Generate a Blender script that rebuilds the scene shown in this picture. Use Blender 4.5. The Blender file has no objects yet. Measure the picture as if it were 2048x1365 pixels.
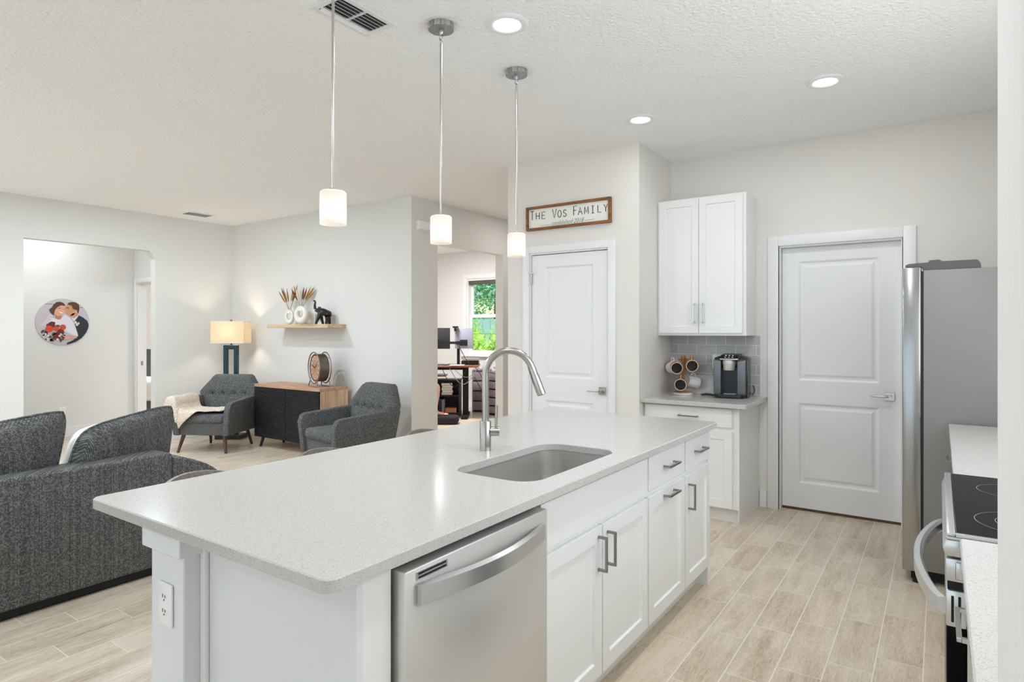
import bpy, bmesh, math, random
from mathutils import Vector, Matrix, Euler
random.seed(7)
PI = math.pi
SC = bpy.context.scene
COL = SC.collection
CEIL = 2.84

# ------------------------------------------------------------------ camera
cam_d = bpy.data.cameras.new('camera')
cam = bpy.data.objects.new('camera', cam_d); COL.objects.link(cam)
PSI = 0.605021
cam.location = (0, 0, 1.39)
cam.rotation_euler = (PI/2, 0, PSI)
cam_d.sensor_width = 36.0
cam_d.lens = 36.0*1236.05/2048.0
cam_d.shift_x = 0.0
cam_d.shift_y = -(682.5-662.2)/2048.0
cam_d.clip_start = 0.05
cam_d.clip_end = 200
SC.camera = cam

# ------------------------------------------------------------------ light
SC.view_settings.view_transform = 'Standard'
SC.view_settings.look = 'None'
SC.view_settings.gamma = 1.0
SC.view_settings.use_curve_mapping = False
SC.view_settings.exposure = 0.36
SC.cycles.use_denoising = True
SC.cycles.max_bounces = 12
SC.cycles.diffuse_bounces = 8
SC.cycles.glossy_bounces = 4
SC.cycles.transmission_bounces = 6
SC.cycles.transparent_max_bounces = 8
SC.cycles.sample_clamp_indirect = 6.0
SC.cycles.caustics_reflective = False
SC.cycles.caustics_refractive = False

world = bpy.data.worlds.new('sky'); SC.world = world
world.use_nodes = True
wn = world.node_tree.nodes
wn['Background'].inputs['Color'].default_value = (0.72, 0.87, 1.0, 1)
wn['Background'].inputs['Strength'].default_value = 0.95

def light(name, kind, loc, rot, energy, color=(1, 1, 1), sx=1.0, sy=None, shape=None, parent=None):
    d = bpy.data.lights.new(name, kind)
    d.energy = energy; d.color = color
    if kind == 'AREA':
        d.shape = shape or ('RECTANGLE' if sy else 'DISK')
        d.size = sx
        if sy: d.size_y = sy
    elif kind in ('POINT', 'SPOT'):
        d.shadow_soft_size = sx
    o = bpy.data.objects.new(name, d); COL.objects.link(o)
    o.location = loc; o.rotation_euler = rot
    if parent: o.parent = parent
    return o

sun = light('sun', 'SUN', (10, 9, 12), (0, 0, 0), 6.5, (1.0, 0.97, 0.9))
sun.rotation_euler = Vector((-0.62, 0.18, -0.76)).to_track_quat('-Z', 'Y').to_euler()
sun.data.angle = 0.01
# daylight through the glass sliders behind the camera and the dining-side window
light('slider_daylight', 'AREA', (-5.6, -3.1, 1.25), (PI/2, 0, 0), 10, (0.80, 0.90, 1.0), 3.8, 2.3)
light('patio_daylight', 'AREA', (-0.7, -3.1, 1.25), (PI/2, 0, 0), 9, (0.78, 0.89, 1.0), 3.6, 2.3)

# fill light at an added window over the range counter (hidden from here by the near wall end)
light('kitchen_fill_light', 'AREA', (0.66, 2.3, 1.70), (0, PI/2, 0), 18.5, (0.90, 0.955, 1.0), 1.05, 2.3)

# ------------------------------------------------------------------ helpers
def srgb(r, g, b):
    def f(c):
        c /= 255.0
        return c/12.92 if c <= 0.04045 else ((c+0.055)/1.055)**2.4
    return (f(r), f(g), f(b), 1.0)

def nb(): return bmesh.new()

def _join(bm, t):
    me = bpy.data.meshes.new('tmp'); t.to_mesh(me); t.free()
    bm.from_mesh(me); bpy.data.meshes.remove(me)

def box(bm, x0, x1, y0, y1, z0, z1, bev=0.0, seg=2, mat=None):
    t = bmesh.new()
    r = bmesh.ops.create_cube(t, size=1.0)
    for v in t.verts:
        v.co = Vector(((x0+x1)/2+v.co.x*(x1-x0), (y0+y1)/2+v.co.y*(y1-y0), (z0+z1)/2+v.co.z*(z1-z0)))
    if bev > 0:
        bmesh.ops.bevel(t, geom=list(t.edges), offset=bev, segments=seg, profile=0.5, affect='EDGES')
    if mat is not None: t.transform(mat)
    _join(bm, t)
    return bm

def frame_of(d):
    d = d.normalized()
    a = Vector((0, 0, 1)) if abs(d.z) < 0.9 else Vector((1, 0, 0))
    u = d.cross(a).normalized(); v = d.cross(u).normalized()
    return u, v

def tube(bm, pts, r, n=10, caps=True, closed=False):
    pts = [Vector(p) for p in pts]
    m = len(pts)
    rs = r if isinstance(r, (list, tuple)) else [r]*m
    rings = []; u = None
    for i, p in enumerate(pts):
        if closed: d = pts[(i+1) % m]-pts[i-1]
        else: d = pts[min(i+1, m-1)]-pts[max(i-1, 0)]
        d.normalize()
        if u is None: u, v = frame_of(d)
        else:
            u = (u-d*u.dot(d)).normalized(); v = d.cross(u).normalized()
        rings.append([bm.verts.new(p+(u*math.cos(2*PI*k/n)+v*math.sin(2*PI*k/n))*rs[i]) for k in range(n)])
    for i in range(m if closed else m-1):
        a, b = rings[i], rings[(i+1) % m]
        for k in range(n):
            bm.faces.new((a[k], a[(k+1) % n], b[(k+1) % n], b[k]))
    if caps and not closed:
        bm.faces.new(rings[0][::-1]); bm.faces.new(rings[-1])
    return bm

def cyl(bm, p0, p1, r0, r1=None, n=20):
    return tube(bm, [p0, p1], [r0, r0 if r1 is None else r1], n)

def lathe(bm, prof, c=(0, 0, 0), n=28, M=None, cap=False):
    t = bmesh.new(); rings = []
    for r, z in prof:
        rings.append([t.verts.new((r*math.cos(2*PI*k/n), r*math.sin(2*PI*k/n), z)) for k in range(n)])
    for a, b in zip(rings, rings[1:]):
        for k in range(n):
            t.faces.new((a[k], a[(k+1) % n], b[(k+1) % n], b[k]))
    if cap:
        t.faces.new(rings[0][::-1]); t.faces.new(rings[-1])
    bmesh.ops.remove_doubles(t, verts=t.verts, dist=1e-6)
    if M is not None: t.transform(M)
    t.transform(Matrix.Translation(c))
    _join(bm, t); return bm

def prism(bm, poly, axis, a0, a1, bev=0.0, seg=2, M=None):
    """poly: 2-D points in the two other axes (cyclic order x,y,z), extruded along axis."""
    t = bmesh.new()
    def P(p, a):
        if axis == 'x': return (a, p[0], p[1])
        if axis == 'y': return (p[0], a, p[1])
        return (p[0], p[1], a)
    A = [t.verts.new(P(p, a0)) for p in poly]; B = [t.verts.new(P(p, a1)) for p in poly]
    n = len(poly)
    t.faces.new(A); t.faces.new(B[::-1])
    for i in range(n): t.faces.new((A[i], B[i], B[(i+1) % n], A[(i+1) % n]))
    bmesh.ops.recalc_face_normals(t, faces=t.faces)
    if bev > 0:
        bmesh.ops.bevel(t, geom=list(t.edges), offset=bev, segments=seg, profile=0.5, affect='EDGES')
    if M is not None: t.transform(M)
    _join(bm, t); return bm

def ball(bm, c, r, s=(1, 1, 1), n=16, M=None):
    t = bmesh.new(); bmesh.ops.create_uvsphere(t, u_segments=n, v_segments=max(6, n//2), radius=r)
    t.transform(Matrix.Diagonal((s[0], s[1], s[2], 1)))
    if M is not None: t.transform(M)
    t.transform(Matrix.Translation(c)); _join(bm, t); return bm

def panel_front(bm, w, h, panels, prof, thick, x0=0.0, z0=0.0):
    """slab with its face at y=0 looking to -y; each panel rect is cut with the (inset, depth) profile"""
    t = bmesh.new()
    xs = sorted({0.0, w, *[p[0] for p in panels], *[p[1] for p in panels]})
    zs = sorted({0.0, h, *[p[2] for p in panels], *[p[3] for p in panels]})
    def q(a, b, c, d): t.faces.new([t.verts.new(v) for v in (a, b, c, d)])
    for i in range(len(xs)-1):
        for j in range(len(zs)-1):
            cx, cz = (xs[i]+xs[i+1])/2, (zs[j]+zs[j+1])/2
            if any(p[0] < cx < p[1] and p[2] < cz < p[3] for p in panels): continue
            q((xs[i], 0, zs[j]), (xs[i+1], 0, zs[j]), (xs[i+1], 0, zs[j+1]), (xs[i], 0, zs[j+1]))
    for p in panels:
        loops = [(0.0, 0.0)]+list(prof)
        R = [[(p[0]+a, d, p[2]+a), (p[1]-a, d, p[2]+a), (p[1]-a, d, p[3]-a), (p[0]+a, d, p[3]-a)] for a, d in loops]
        for A, B in zip(R, R[1:]):
            for k in range(4): q(A[k], A[(k+1) % 4], B[(k+1) % 4], B[k])
        q(*R[-1])
    q((0, thick, 0), (0, thick, h), (w, thick, h), (w, thick, 0))
    q((0, 0, 0), (0, 0, h), (0, thick, h), (0, thick, 0))
    q((w, 0, 0), (w, thick, 0), (w, thick, h), (w, 0, h))
    q((0, 0, h), (w, 0, h), (w, thick, h), (0, thick, h))
    q((0, 0, 0), (0, thick, 0), (w, thick, 0), (w, 0, 0))
    bmesh.ops.remove_doubles(t, verts=t.verts, dist=1e-5)
    t.transform(Matrix.Translation((x0, 0, z0)))
    _join(bm, t); return bm

def obj(name, bm, mat, parent=None, loc=(0, 0, 0), rot=(0, 0, 0), smooth=None, label=None, keepn=False):
    if not keepn: bmesh.ops.recalc_face_normals(bm, faces=bm.faces)
    me = bpy.data.meshes.new(name); bm.to_mesh(me); bm.free()
    if mat is not None: me.materials.append(mat)
    if smooth is not None:
        for p in me.polygons: p.use_smooth = True
        me.set_sharp_from_angle(angle=math.radians(smooth))
    o = bpy.data.objects.new(name, me); COL.objects.link(o)
    o.location = loc; o.rotation_euler = rot
    if parent is not None: o.parent = parent
    if label: o['label'] = label
    return o

def thing(name, label, cat, loc=(0, 0, 0), rotz=0.0, group=None):
    o = bpy.data.objects.new(name, None); COL.objects.link(o)
    o.empty_display_size = 0.1
    o.location = loc; o.rotation_euler = (0, 0, rotz)
    return tag(o, label, cat, group)

def tag(o, label, cat, group=None, kind=None):
    o['label'] = label; o['category'] = cat
    if group: o['group'] = group
    if kind: o['kind'] = kind
    return o

def struct(name, bm, mat, smooth=None, parent=None):
    o = obj(name, bm, mat, parent, smooth=smooth)
    if parent is None: o['kind'] = 'structure'
    return o

def dup(root, loc=None, rotz=None, label=None):
    """a copy of a thing with copies of its parts and sub-parts"""
    r = root.copy(); COL.objects.link(r)
    if loc is not None: r.location = loc
    if rotz is not None: r.rotation_euler = (0, 0, rotz)
    if label: r['label'] = label
    def kids(src, dst):
        for ch in list(src.children):
            c = ch.copy(); COL.objects.link(c); c.parent = dst
            kids(ch, c)
    kids(root, r)
    return r

def subsurf(o, lv=2):
    m = o.modifiers.new('subdivision', 'SUBSURF'); m.levels = lv; m.render_levels = lv
    return o

# ------------------------------------------------------------------ materials
def mat(name, color, rough=0.5, metal=0.0, **kw):
    m = bpy.data.materials.new(name); m.use_nodes = True
    b = m.node_tree.nodes['Principled BSDF']
    b.inputs['Base Color'].default_value = color
    b.inputs['Roughness'].default_value = rough
    b.inputs['Metallic'].default_value = metal
    for k, v in kw.items():
        b.inputs[k.replace('_', ' ')].default_value = v
    return m

class N:
    def __init__(s, m): s.t = m.node_tree; s.b = s.t.nodes['Principled BSDF']
    def n(s, typ, **kw):
        x = s.t.nodes.new(typ)
        for k, v in kw.items(): setattr(x, k, v)
        return x
    def l(s, a, b): s.t.links.new(a, b)
    def coord(s, scale=(1, 1, 1), rot=(0, 0, 0)):
        c = s.n('ShaderNodeTexCoord'); mp = s.n('ShaderNodeMapping')
        mp.inputs['Scale'].default_value = scale; mp.inputs['Rotation'].default_value = rot
        s.l(c.outputs['Object'], mp.inputs['Vector']); return mp.outputs['Vector']
    def noise(s, vec, scale, detail=4, rough=0.5):
        x = s.n('ShaderNodeTexNoise'); x.inputs['Scale'].default_value = scale
        x.inputs['Detail'].default_value = detail; x.inputs['Roughness'].default_value = rough
        s.l(vec, x.inputs['Vector']); return x.outputs['Fac']
    def ramp(s, fac, stops):
        x = s.n('ShaderNodeValToRGB'); e = x.color_ramp.elements
        while len(e) < len(stops): e.new(0.5)
        for i, (p, c) in enumerate(stops): e[i].position = p; e[i].color = c
        s.l(fac, x.inputs['Fac']); return x.outputs['Color']
    def bump(s, h, strength, dist=0.002):
        x = s.n('ShaderNodeBump'); x.inputs['Strength'].default_value = strength
        x.inputs['Distance'].default_value = dist
        s.l(h, x.inputs['Height']); s.l(x.outputs['Normal'], s.b.inputs['Normal']); return x
    def math(s, op, a, b=None):
        x = s.n('ShaderNodeMath', operation=op)
        for i, v in enumerate((a, b)):
            if v is None: continue
            if isinstance(v, (int, float)): x.inputs[i].default_value = v
            else: s.l(v, x.inputs[i])
        return x.outputs[0]
    def mix(s, f, a, b):
        x = s.n('ShaderNodeMix', data_type='RGBA')
        for i, v in ((0, f), (6, a), (7, b)):
            if isinstance(v, (int, float)): x.inputs[i].default_value = v
            elif isinstance(v, tuple): x.inputs[i].default_value = v
            else: s.l(v, x.inputs[i])
        return x.outputs[2]
    def base(s, c): s.l(c, s.b.inputs['Base Color'])

def plain_bumpy(name, color, rough, scale, strength, dist=0.002, detail=3):
    m = mat(name, color, rough); n = N(m)
    n.bump(n.noise(n.coord(), scale, detail), strength, dist); return m

M = {}
M['wall'] = plain_bumpy('wall_paint', srgb(224, 224, 222), 0.75, 120, 0.12, 0.002)
M['wall_warm'] = plain_bumpy('kitchen_wall_paint', srgb(226, 222, 217), 0.75, 120, 0.12, 0.002)
M['white'] = mat('white_trim_paint', srgb(233, 233, 234), 0.38)
M['cab'] = mat('cabinet_paint', srgb(233, 233, 232), 0.36)
M['panelgrey'] = plain_bumpy('island_paint', srgb(224, 225, 228), 0.45, 90, 0.05)
M['black'] = mat('black_plastic', srgb(22, 22, 24), 0.35)
M['blackgloss'] = mat('black_glass', srgb(13, 12, 12), 0.12, IOR=1.12)
M['blackmatte'] = mat('black_void', srgb(14, 14, 14), 0.8)
M['nickel'] = mat('brushed_nickel', srgb(196, 192, 186), 0.28, 1.0)
M['chrome'] = mat('chrome', srgb(200, 200, 202), 0.12, 1.0)
M['pull'] = mat('pull_nickel', srgb(150, 148, 146), 0.3, 1.0)
M['plate'] = mat('white_plastic', srgb(240, 240, 240), 0.3)
M['paper'] = mat('paper', srgb(232, 228, 224), 0.8)

m = plain_bumpy('ceiling_texture', srgb(248, 248, 249), 0.85, 55, 1.0, 0.012, 5); M['ceil'] = m

def tile_floor():
    m = mat('wood_look_tile', srgb(190, 178, 165), 0.38); n = N(m)
    c = n.n('ShaderNodeTexCoord'); sp = n.n('ShaderNodeSeparateXYZ'); n.l(c.outputs['Object'], sp.inputs[0])
    W, L = 0.1665, 0.49
    rx = n.math('DIVIDE', n.math('ADD', sp.outputs[0], 0.221), W)
    row = n.math('FLOOR', rx); fx = n.math('FRACT', rx)
    ry = n.math('DIVIDE', n.math('SUBTRACT', n.math('SUBTRACT', sp.outputs[1], 4.03), n.math('MULTIPLY', row, 0.1633)), L)
    tl = n.math('FLOOR', ry); fy = n.math('FRACT', ry)
    def edge(f, size, g):
        d = n.math('MINIMUM', f, n.math('SUBTRACT', 1.0, f))
        return n.math('LESS_THAN', n.math('MULTIPLY', d, size), g)
    g = n.math('MAXIMUM', edge(fx, W, 0.0021), edge(fy, L, 0.0016))
    cb = n.n('ShaderNodeCombineXYZ'); n.l(row, cb.inputs[0]); n.l(tl, cb.inputs[1])
    wn_ = n.n('ShaderNodeTexWhiteNoise', noise_dimensions='2D'); n.l(cb.outputs[0], wn_.inputs['Vector'])
    # grain: stretched noise offset per tile
    off = n.n('ShaderNodeVectorMath', operation='MULTIPLY_ADD')
    n.l(wn_.outputs['Color'], off.inputs[0]); off.inputs[1].default_value = (9, 9, 9); n.l(c.outputs['Object'], off.inputs[2])
    mp = n.n('ShaderNodeMapping'); mp.inputs['Scale'].default_value = (16, 1.6, 1); n.l(off.outputs[0], mp.inputs['Vector'])
    g1 = n.noise(mp.outputs[0], 1.0, 6, 0.62)
    mp2 = n.n('ShaderNodeMapping'); mp2.inputs['Scale'].default_value = (160, 26, 1); n.l(off.outputs[0], mp2.inputs['Vector'])
    g2 = n.noise(mp2.outputs[0], 1.0, 3, 0.6)
    mp3 = n.n('ShaderNodeMapping'); mp3.inputs['Scale'].default_value = (4.5, 2.2, 1); n.l(off.outputs[0], mp3.inputs['Vector'])
    g3 = n.noise(mp3.outputs[0], 1.0, 3, 0.5)
    f = n.math('ADD', n.math('MULTIPLY', g1, 0.42), n.math('ADD', n.math('MULTIPLY', g2, 0.33), n.math('MULTIPLY', g3, 0.25)))
    f = n.math('ADD', f, n.math('MULTIPLY', n.math('SUBTRACT', wn_.outputs['Value'], 0.5), 0.05))
    col = n.ramp(f, [(0.33, srgb(158, 139, 116)), (0.45, srgb(199, 183, 162)), (0.58, srgb(221, 207, 188))])
    n.base(n.mix(g, col, srgb(236, 228, 217)))
    n.l(n.math('ADD', n.math('MULTIPLY', g, 0.35), 0.36), n.b.inputs['Roughness'])
    n.bump(n.math('SUBTRACT', n.math('MULTIPLY', f, 0.25), g), 0.35, 0.0012)
    return m
M['floor'] = tile_floor()

def quartz(name, scale=1.0):
    m = mat(name, srgb(222, 220, 216), 0.16); n = N(m)
    v = n.coord()
    a = n.ramp(n.noise(v, 330, 2, 0.6), [(0.30, srgb(160, 158, 155)), (0.43, srgb(193, 191, 187)), (0.75, srgb(201, 199, 196))])
    vo = n.n('ShaderNodeTexVoronoi'); vo.inputs['Scale'].default_value = 150; n.l(v, vo.inputs['Vector'])
    sp = n.math('LESS_THAN', vo.outputs['Distance'], 0.16)
    keep = n.math('LESS_THAN', n.noise(v, 60, 2), 0.42)
    n.base(n.mix(n.math('MULTIPLY', sp, keep), a, srgb(166, 162, 158)))
    return m
M['quartz'] = quartz('white_quartz')

def steel(name, color, rough, scale=(3, 3, 400), strength=0.06, metal=0.72):
    m = mat(name, color, rough, metal); n = N(m)
    f = n.noise(n.coord(scale), 1.0, 2, 0.6)
    n.l(n.math('ADD', n.math('MULTIPLY', f, 0.10), rough-0.05), n.b.inputs['Roughness'])
    n.bump(f, strength, 0.0006); return m
M['steel'] = steel('stainless_steel', srgb(216, 213, 209), 0.38, (400, 400, 3), 0.02, 0.58)
M['steelh'] = steel('stainless_steel_side', srgb(206, 206, 206), 0.27, (2, 2, 2), 0.0, 0.8)
M['sink'] = steel('sink_steel', srgb(196, 193, 188), 0.36, (3, 220, 220), 0.012, 0.7)
M['faucet'] = mat('faucet_nickel', srgb(184, 180, 174), 0.24, 1.0)
M['fridge_door'] = mat('fridge_door_steel', srgb(168, 168, 167), 0.2, 1.0)
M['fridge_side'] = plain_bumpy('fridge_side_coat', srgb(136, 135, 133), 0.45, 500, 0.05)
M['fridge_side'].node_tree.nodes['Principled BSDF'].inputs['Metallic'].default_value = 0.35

def sofa_fabric():
    m = mat('sofa_tweed', srgb(70, 72, 74), 0.95); n = N(m)
    c = n.n('ShaderNodeTexCoord'); sp = n.n('ShaderNodeSeparateXYZ'); n.l(c.outputs['Object'], sp.inputs[0])
    # vertical threads with light flecks
    h = n.math('ADD', sp.outputs[1], n.math('MULTIPLY', sp.outputs[0], 0.9))
    hs = n.math('MULTIPLY', h, 170.0); col = n.math('FLOOR', hs)
    vs = n.math('ADD', n.math('MULTIPLY', sp.outputs[2], 170.0), n.math('MULTIPLY', col, 0.5)); rw = n.math('FLOOR', vs)
    dot = n.math('MULTIPLY', n.math('SINE', n.math('MULTIPLY', n.math('FRACT', hs), PI)), n.math('SINE', n.math('MULTIPLY', n.math('FRACT', vs), PI)))
    cb = n.n('ShaderNodeCombineXYZ'); n.l(col, cb.inputs[0]); n.l(rw, cb.inputs[1])
    w = n.n('ShaderNodeTexWhiteNoise', noise_dimensions='2D'); n.l(cb.outputs[0], w.inputs['Vector'])
    w1 = n.n('ShaderNodeTexWhiteNoise', noise_dimensions='1D'); n.l(col, w1.inputs['W'])
    f = n.math('ADD', n.math('MULTIPLY', w.outputs['Value'], 0.36), n.math('ADD', n.math('MULTIPLY', w1.outputs['Value'], 0.12), n.math('MULTIPLY', dot, 0.52)))
    n.base(n.ramp(f, [(0.20, srgb(54, 55, 56)), (0.48, srgb(88, 89, 90)), (0.85, srgb(154, 155, 154))]))
    n.bump(f, 0.4, 0.002); return m
M['sofa'] = sofa_fabric()

def speckle(name, a, b, c, scale=260, rough=0.95, st=0.35):
    m = mat(name, b, rough); n = N(m); v = n.coord()
    f = n.noise(v, scale, 4, 0.75)
    n.base(n.ramp(f, [(0.34, a), (0.5, b), (0.66, c)])); n.bump(f, st, 0.002); return m
M['chairfab'] = speckle('grey_tweed', srgb(44, 44, 45), srgb(80, 81, 82), srgb(142, 143, 144), 130)
M['fur'] = speckle('sherpa_fur', srgb(176, 150, 128), srgb(218, 204, 190), srgb(240, 234, 226), 95, 1.0, 0.9)
M['cream'] = speckle('cream_fabric', srgb(226, 224, 218), srgb(236, 234, 230), srgb(243, 242, 238), 200, 1.0, 0.2)
M['leather'] = speckle('taupe_leather', srgb(104, 95, 88), srgb(124, 114, 106), srgb(140, 130, 121), 40, 0.5, 0.1)

def wood(name, a, b, c, scale=(2, 2, 26), rough=0.5):
    m = mat(name, b, rough); n = N(m)
    f = n.noise(n.coord(scale), 1.0, 6, 0.6)
    n.base(n.ramp(f, [(0.3, a), (0.5, b), (0.7, c)])); n.bump(f, 0.08, 0.001); return m
M['oak'] = wood('oak_shelf', srgb(178, 146, 112), srgb(206, 176, 142), srgb(222, 196, 164), (2, 20, 40))
M['oakv'] = wood('light_oak', srgb(176, 138, 112), srgb(208, 172, 144), srgb(224, 192, 166), (2, 22, 2.2))
M['oaktop'] = wood('light_oak_top', srgb(170, 128, 102), srgb(190, 150, 124), srgb(206, 168, 142), (2, 22, 22))
M['walnut'] = wood('walnut_leg', srgb(52, 30, 24), srgb(78, 46, 38), srgb(98, 62, 52), (30, 30, 3), 0.35)
M['signwood'] = wood('stained_pine', srgb(78, 46, 16), srgb(130, 82, 34), srgb(158, 104, 48), (6, 60, 60), 0.5)
M['deskwood'] = wood('cherry_desk', srgb(96, 46, 28), srgb(136, 70, 42), srgb(164, 92, 58), (3, 30, 30), 0.35)
M['mugwood'] = wood('acacia', srgb(150, 92, 50), srgb(186, 122, 74), srgb(206, 148, 98), (20, 20, 5), 0.5)

def ribbed():
    m = mat('black_carved_door', srgb(30, 30, 32), 0.62, Specular_IOR_Level=0.25); n = N(m)
    v = n.coord((1, 1, 1))
    w = n.n('ShaderNodeTexWave', wave_type='BANDS', bands_direction='Z'); w.inputs['Scale'].default_value = 20
    w.inputs['Distortion'].default_value = 4.5; w.inputs['Detail'].default_value = 1; w.inputs['Detail Scale'].default_value = 0.6
    n.l(v, w.inputs['Vector'])
    n.base(n.ramp(w.outputs['Fac'], [(0.1, srgb(22, 22, 24)), (0.8, srgb(42, 42, 45))]))
    n.bump(w.outputs['Fac'], 0.9, 0.006); return m
M['ribbed'] = ribbed()

def subway():
    m = mat('grey_subway_tile', srgb(172, 170, 168), 0.14); n = N(m)
    c = n.n('ShaderNodeTexCoord'); sp = n.n('ShaderNodeSeparateXYZ'); n.l(c.outputs['Object'], sp.inputs[0])
    cb = n.n('ShaderNodeCombineXYZ'); n.l(n.math('ADD', sp.outputs[0], SUBX), cb.inputs[0]); n.l(n.math('ADD', sp.outputs[2], SUBZ), cb.inputs[1])
    b = n.n('ShaderNodeTexBrick'); n.l(cb.outputs[0], b.inputs['Vector'])
    b.offset = 0.5
    for k, v in (('Scale', 1.0), ('Mortar Size', 0.0022), ('Mortar Smooth', 0.1), ('Brick Width', 0.158), ('Row Height', 0.0785), ('Bias', 0.0)):
        b.inputs[k].default_value = v
    b.inputs['Color1'].default_value = srgb(190, 188, 187); b.inputs['Color2'].default_value = srgb(180, 179, 179)
    b.inputs['Mortar'].default_value = srgb(226, 226, 226)
    n.base(b.outputs['Color']); n.bump(n.math('SUBTRACT', 1.0, b.outputs['Fac']), 0.4, 0.002); return m
SUBX, SUBZ = 1.905, -1.353+0.0785*6
M['subway'] = subway()

def marble():
    m = mat('marble', srgb(225, 225, 222), 0.2); n = N(m)
    f = n.noise(n.coord(), 9, 8, 0.7)
    n.base(n.ramp(f, [(0.36, srgb(196, 197, 196)), (0.48, srgb(222, 223, 221)), (0.7, srgb(236, 236, 233))])); return m
M['marble'] = marble()

def brushed():
    m = mat('canopy_sheen_bands', srgb(176, 172, 168), 0.25, 1.0); n = N(m)
    f = n.noise(n.coord((42, 42, 0.5)), 1.0, 3, 0.6)
    n.base(n.ramp(f, [(0.34, srgb(132, 126, 122)), (0.5, srgb(186, 182, 178)), (0.64, srgb(232, 230, 227))])); return m  # light and dark bands paint the metal's reflections into the colour
M['canopy'] = brushed()
def emis(name, color, strength):
    m = mat(name, color, 0.4); b = m.node_tree.nodes['Principled BSDF']
    b.inputs['Emission Color'].default_value = color; b.inputs['Emission Strength'].default_value = strength; return m
M['led'] = emis('led_lens', (1, 0.98, 0.95, 1), 7.0)
M['bulb'] = emis('lamp_bulb', (1.0, 0.86, 0.66, 1), 12.0)

def translucent(name, color, mixf):
    m = bpy.data.materials.new(name); m.use_nodes = True; t = m.node_tree
    b = t.nodes['Principled BSDF']; b.inputs['Base Color'].default_value = color; b.inputs['Roughness'].default_value = 0.9
    tr = t.nodes.new('ShaderNodeBsdfTranslucent'); tr.inputs['Color'].default_value = color
    mx = t.nodes.new('ShaderNodeMixShader'); mx.inputs[0].default_value = mixf
    t.links.new(b.outputs[0], mx.inputs[1]); t.links.new(tr.outputs[0], mx.inputs[2])
    t.links.new(mx.outputs[0], t.nodes['Material Output'].inputs['Surface']); return m
M['shade'] = translucent('linen_shade', srgb(250, 240, 222), 0.6)
M['opal'] = translucent('opal_glass', srgb(248, 240, 235), 0.62)
M['pbulb'] = emis('pendant_bulb', (1.0, 0.92, 0.84, 1), 3.6)

def glass(name, tint=(1, 1, 1, 1)):
    m = bpy.data.materials.new(name); m.use_nodes = True; t = m.node_tree
    g = t.nodes.new('ShaderNodeBsdfGlossy'); g.inputs['Roughness'].default_value = 0.02
    tr = t.nodes.new('ShaderNodeBsdfTransparent'); tr.inputs['Color'].default_value = tint
    mx = t.nodes.new('ShaderNodeMixShader'); mx.inputs[0].default_value = 0.05
    t.links.new(tr.outputs[0], mx.inputs[1]); t.links.new(g.outputs[0], mx.inputs[2])
    t.links.new(mx.outputs[0], t.nodes['Material Output'].inputs['Surface']); return m
M['glass'] = glass('window_glass', (0.93, 0.98, 0.97, 1))

def flat(name, r, g, b, rough=0.6): 
    m = mat(name, srgb(r, g, b), rough); M[name] = m; return m
# ------------------------------------------------------------------ setting
struct('floor', box(nb(), -13, 2.8, -3.4, 9.1, -0.12, 0.0), M['floor'])
struct('ceiling', box(nb(), -13, 2.8, -3.4, 9.1, CEIL, CEIL+0.12), M['ceil'])
struct('wall_left', prism(nb(), [(-3.2, 0), (2.457, 0), (2.457, 2.385), (3.735, 2.385), (3.806, 2.285), (3.806, 0), (4.95, 0), (4.95, CEIL), (-3.2, CEIL)], 'x', -8.15, -8.03), M['wall'])
struct('wall_far', box(nb(), -8.03, -4.77, 4.83, 4.95, 0, CEIL), M['wall'])
struct('wall_office_side', prism(nb(), [(4.83, 0), (5.25, 0), (5.25, 2.375), (6.519, 2.375), (6.519, 0), (8.8, 0), (8.8, CEIL), (4.83, CEIL)], 'x', -4.77, -4.65), M['wall'])
b = nb(); box(b, -9.0, -7.08, 8.8, 8.95, 0, CEIL); box(b, -6.1, -4.65, 8.8, 8.95, 0, CEIL)
box(b, -7.08, -6.1, 8.8, 8.95, 0, 0.96); box(b, -7.08, -6.1, 8.8, 8.95, 2.33, CEIL)
struct('wall_office_window', b, M['wall'])
struct('wall_office_left', box(nb(), -9.12, -9.0, 4.95, 8.95, 0, CEIL), M['wall'])
b = nb(); box(b, -3.12, -2.9, 4.45, 4.57, 0, CEIL); box(b, -2.14, -1.893, 4.45, 4.57, 0, CEIL); box(b, -2.9, -2.14, 4.45, 4.57, 2.052, CEIL)
box(b, -2.013, -1.893, 4.57, 5.14, 0, CEIL); box(b, -3.12, -3.0, 4.57, 9.0, 0, CEIL)
struct('wall_pantry', b, M['wall_warm'])
b = nb(); box(b, -3.0, -1.025, 5.14, 5.26, 0, CEIL); box(b, -0.215, 0.79, 5.14, 5.26, 0, CEIL); box(b, -1.025, -0.215, 5.14, 5.26, 2.05, CEIL)
struct('wall_back', b, M['wall_warm'])
struct('wall_hallway_end', box(nb(), -4.65, -3.12, 8.9, 9.02, 0, CEIL), M['wall'])
b = nb(); box(b, 0.67, 0.79, 0.5, 1.1, 0, CEIL); box(b, 0.67, 0.79, 3.5, 5.14, 0, CEIL); box(b, 0.67, 0.79, 1.1, 3.5, 0, 1.14); box(b, 0.67, 0.79, 1.1, 3.5, 2.26, CEIL)
struct('wall_right', b, M['wall_warm'])
w2 = bpy.data.objects.new('added_window', None); COL.objects.link(w2); w2['kind'] = 'structure'; w2.location = (0.67, 2.3, 1.14)  # added window, put in to light the island cabinet doors
b = nb()
for y0, y1, z0, z1 in ((-1.2, -1.15, 0, 1.12), (1.15, 1.2, 0, 1.12), (-1.15, 1.15, 0, 0.05), (-1.15, 1.15, 1.07, 1.12), (-0.025, 0.025, 0.05, 1.07)): box(b, 0.02, 0.11, y0, y1, z0, z1)
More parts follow.
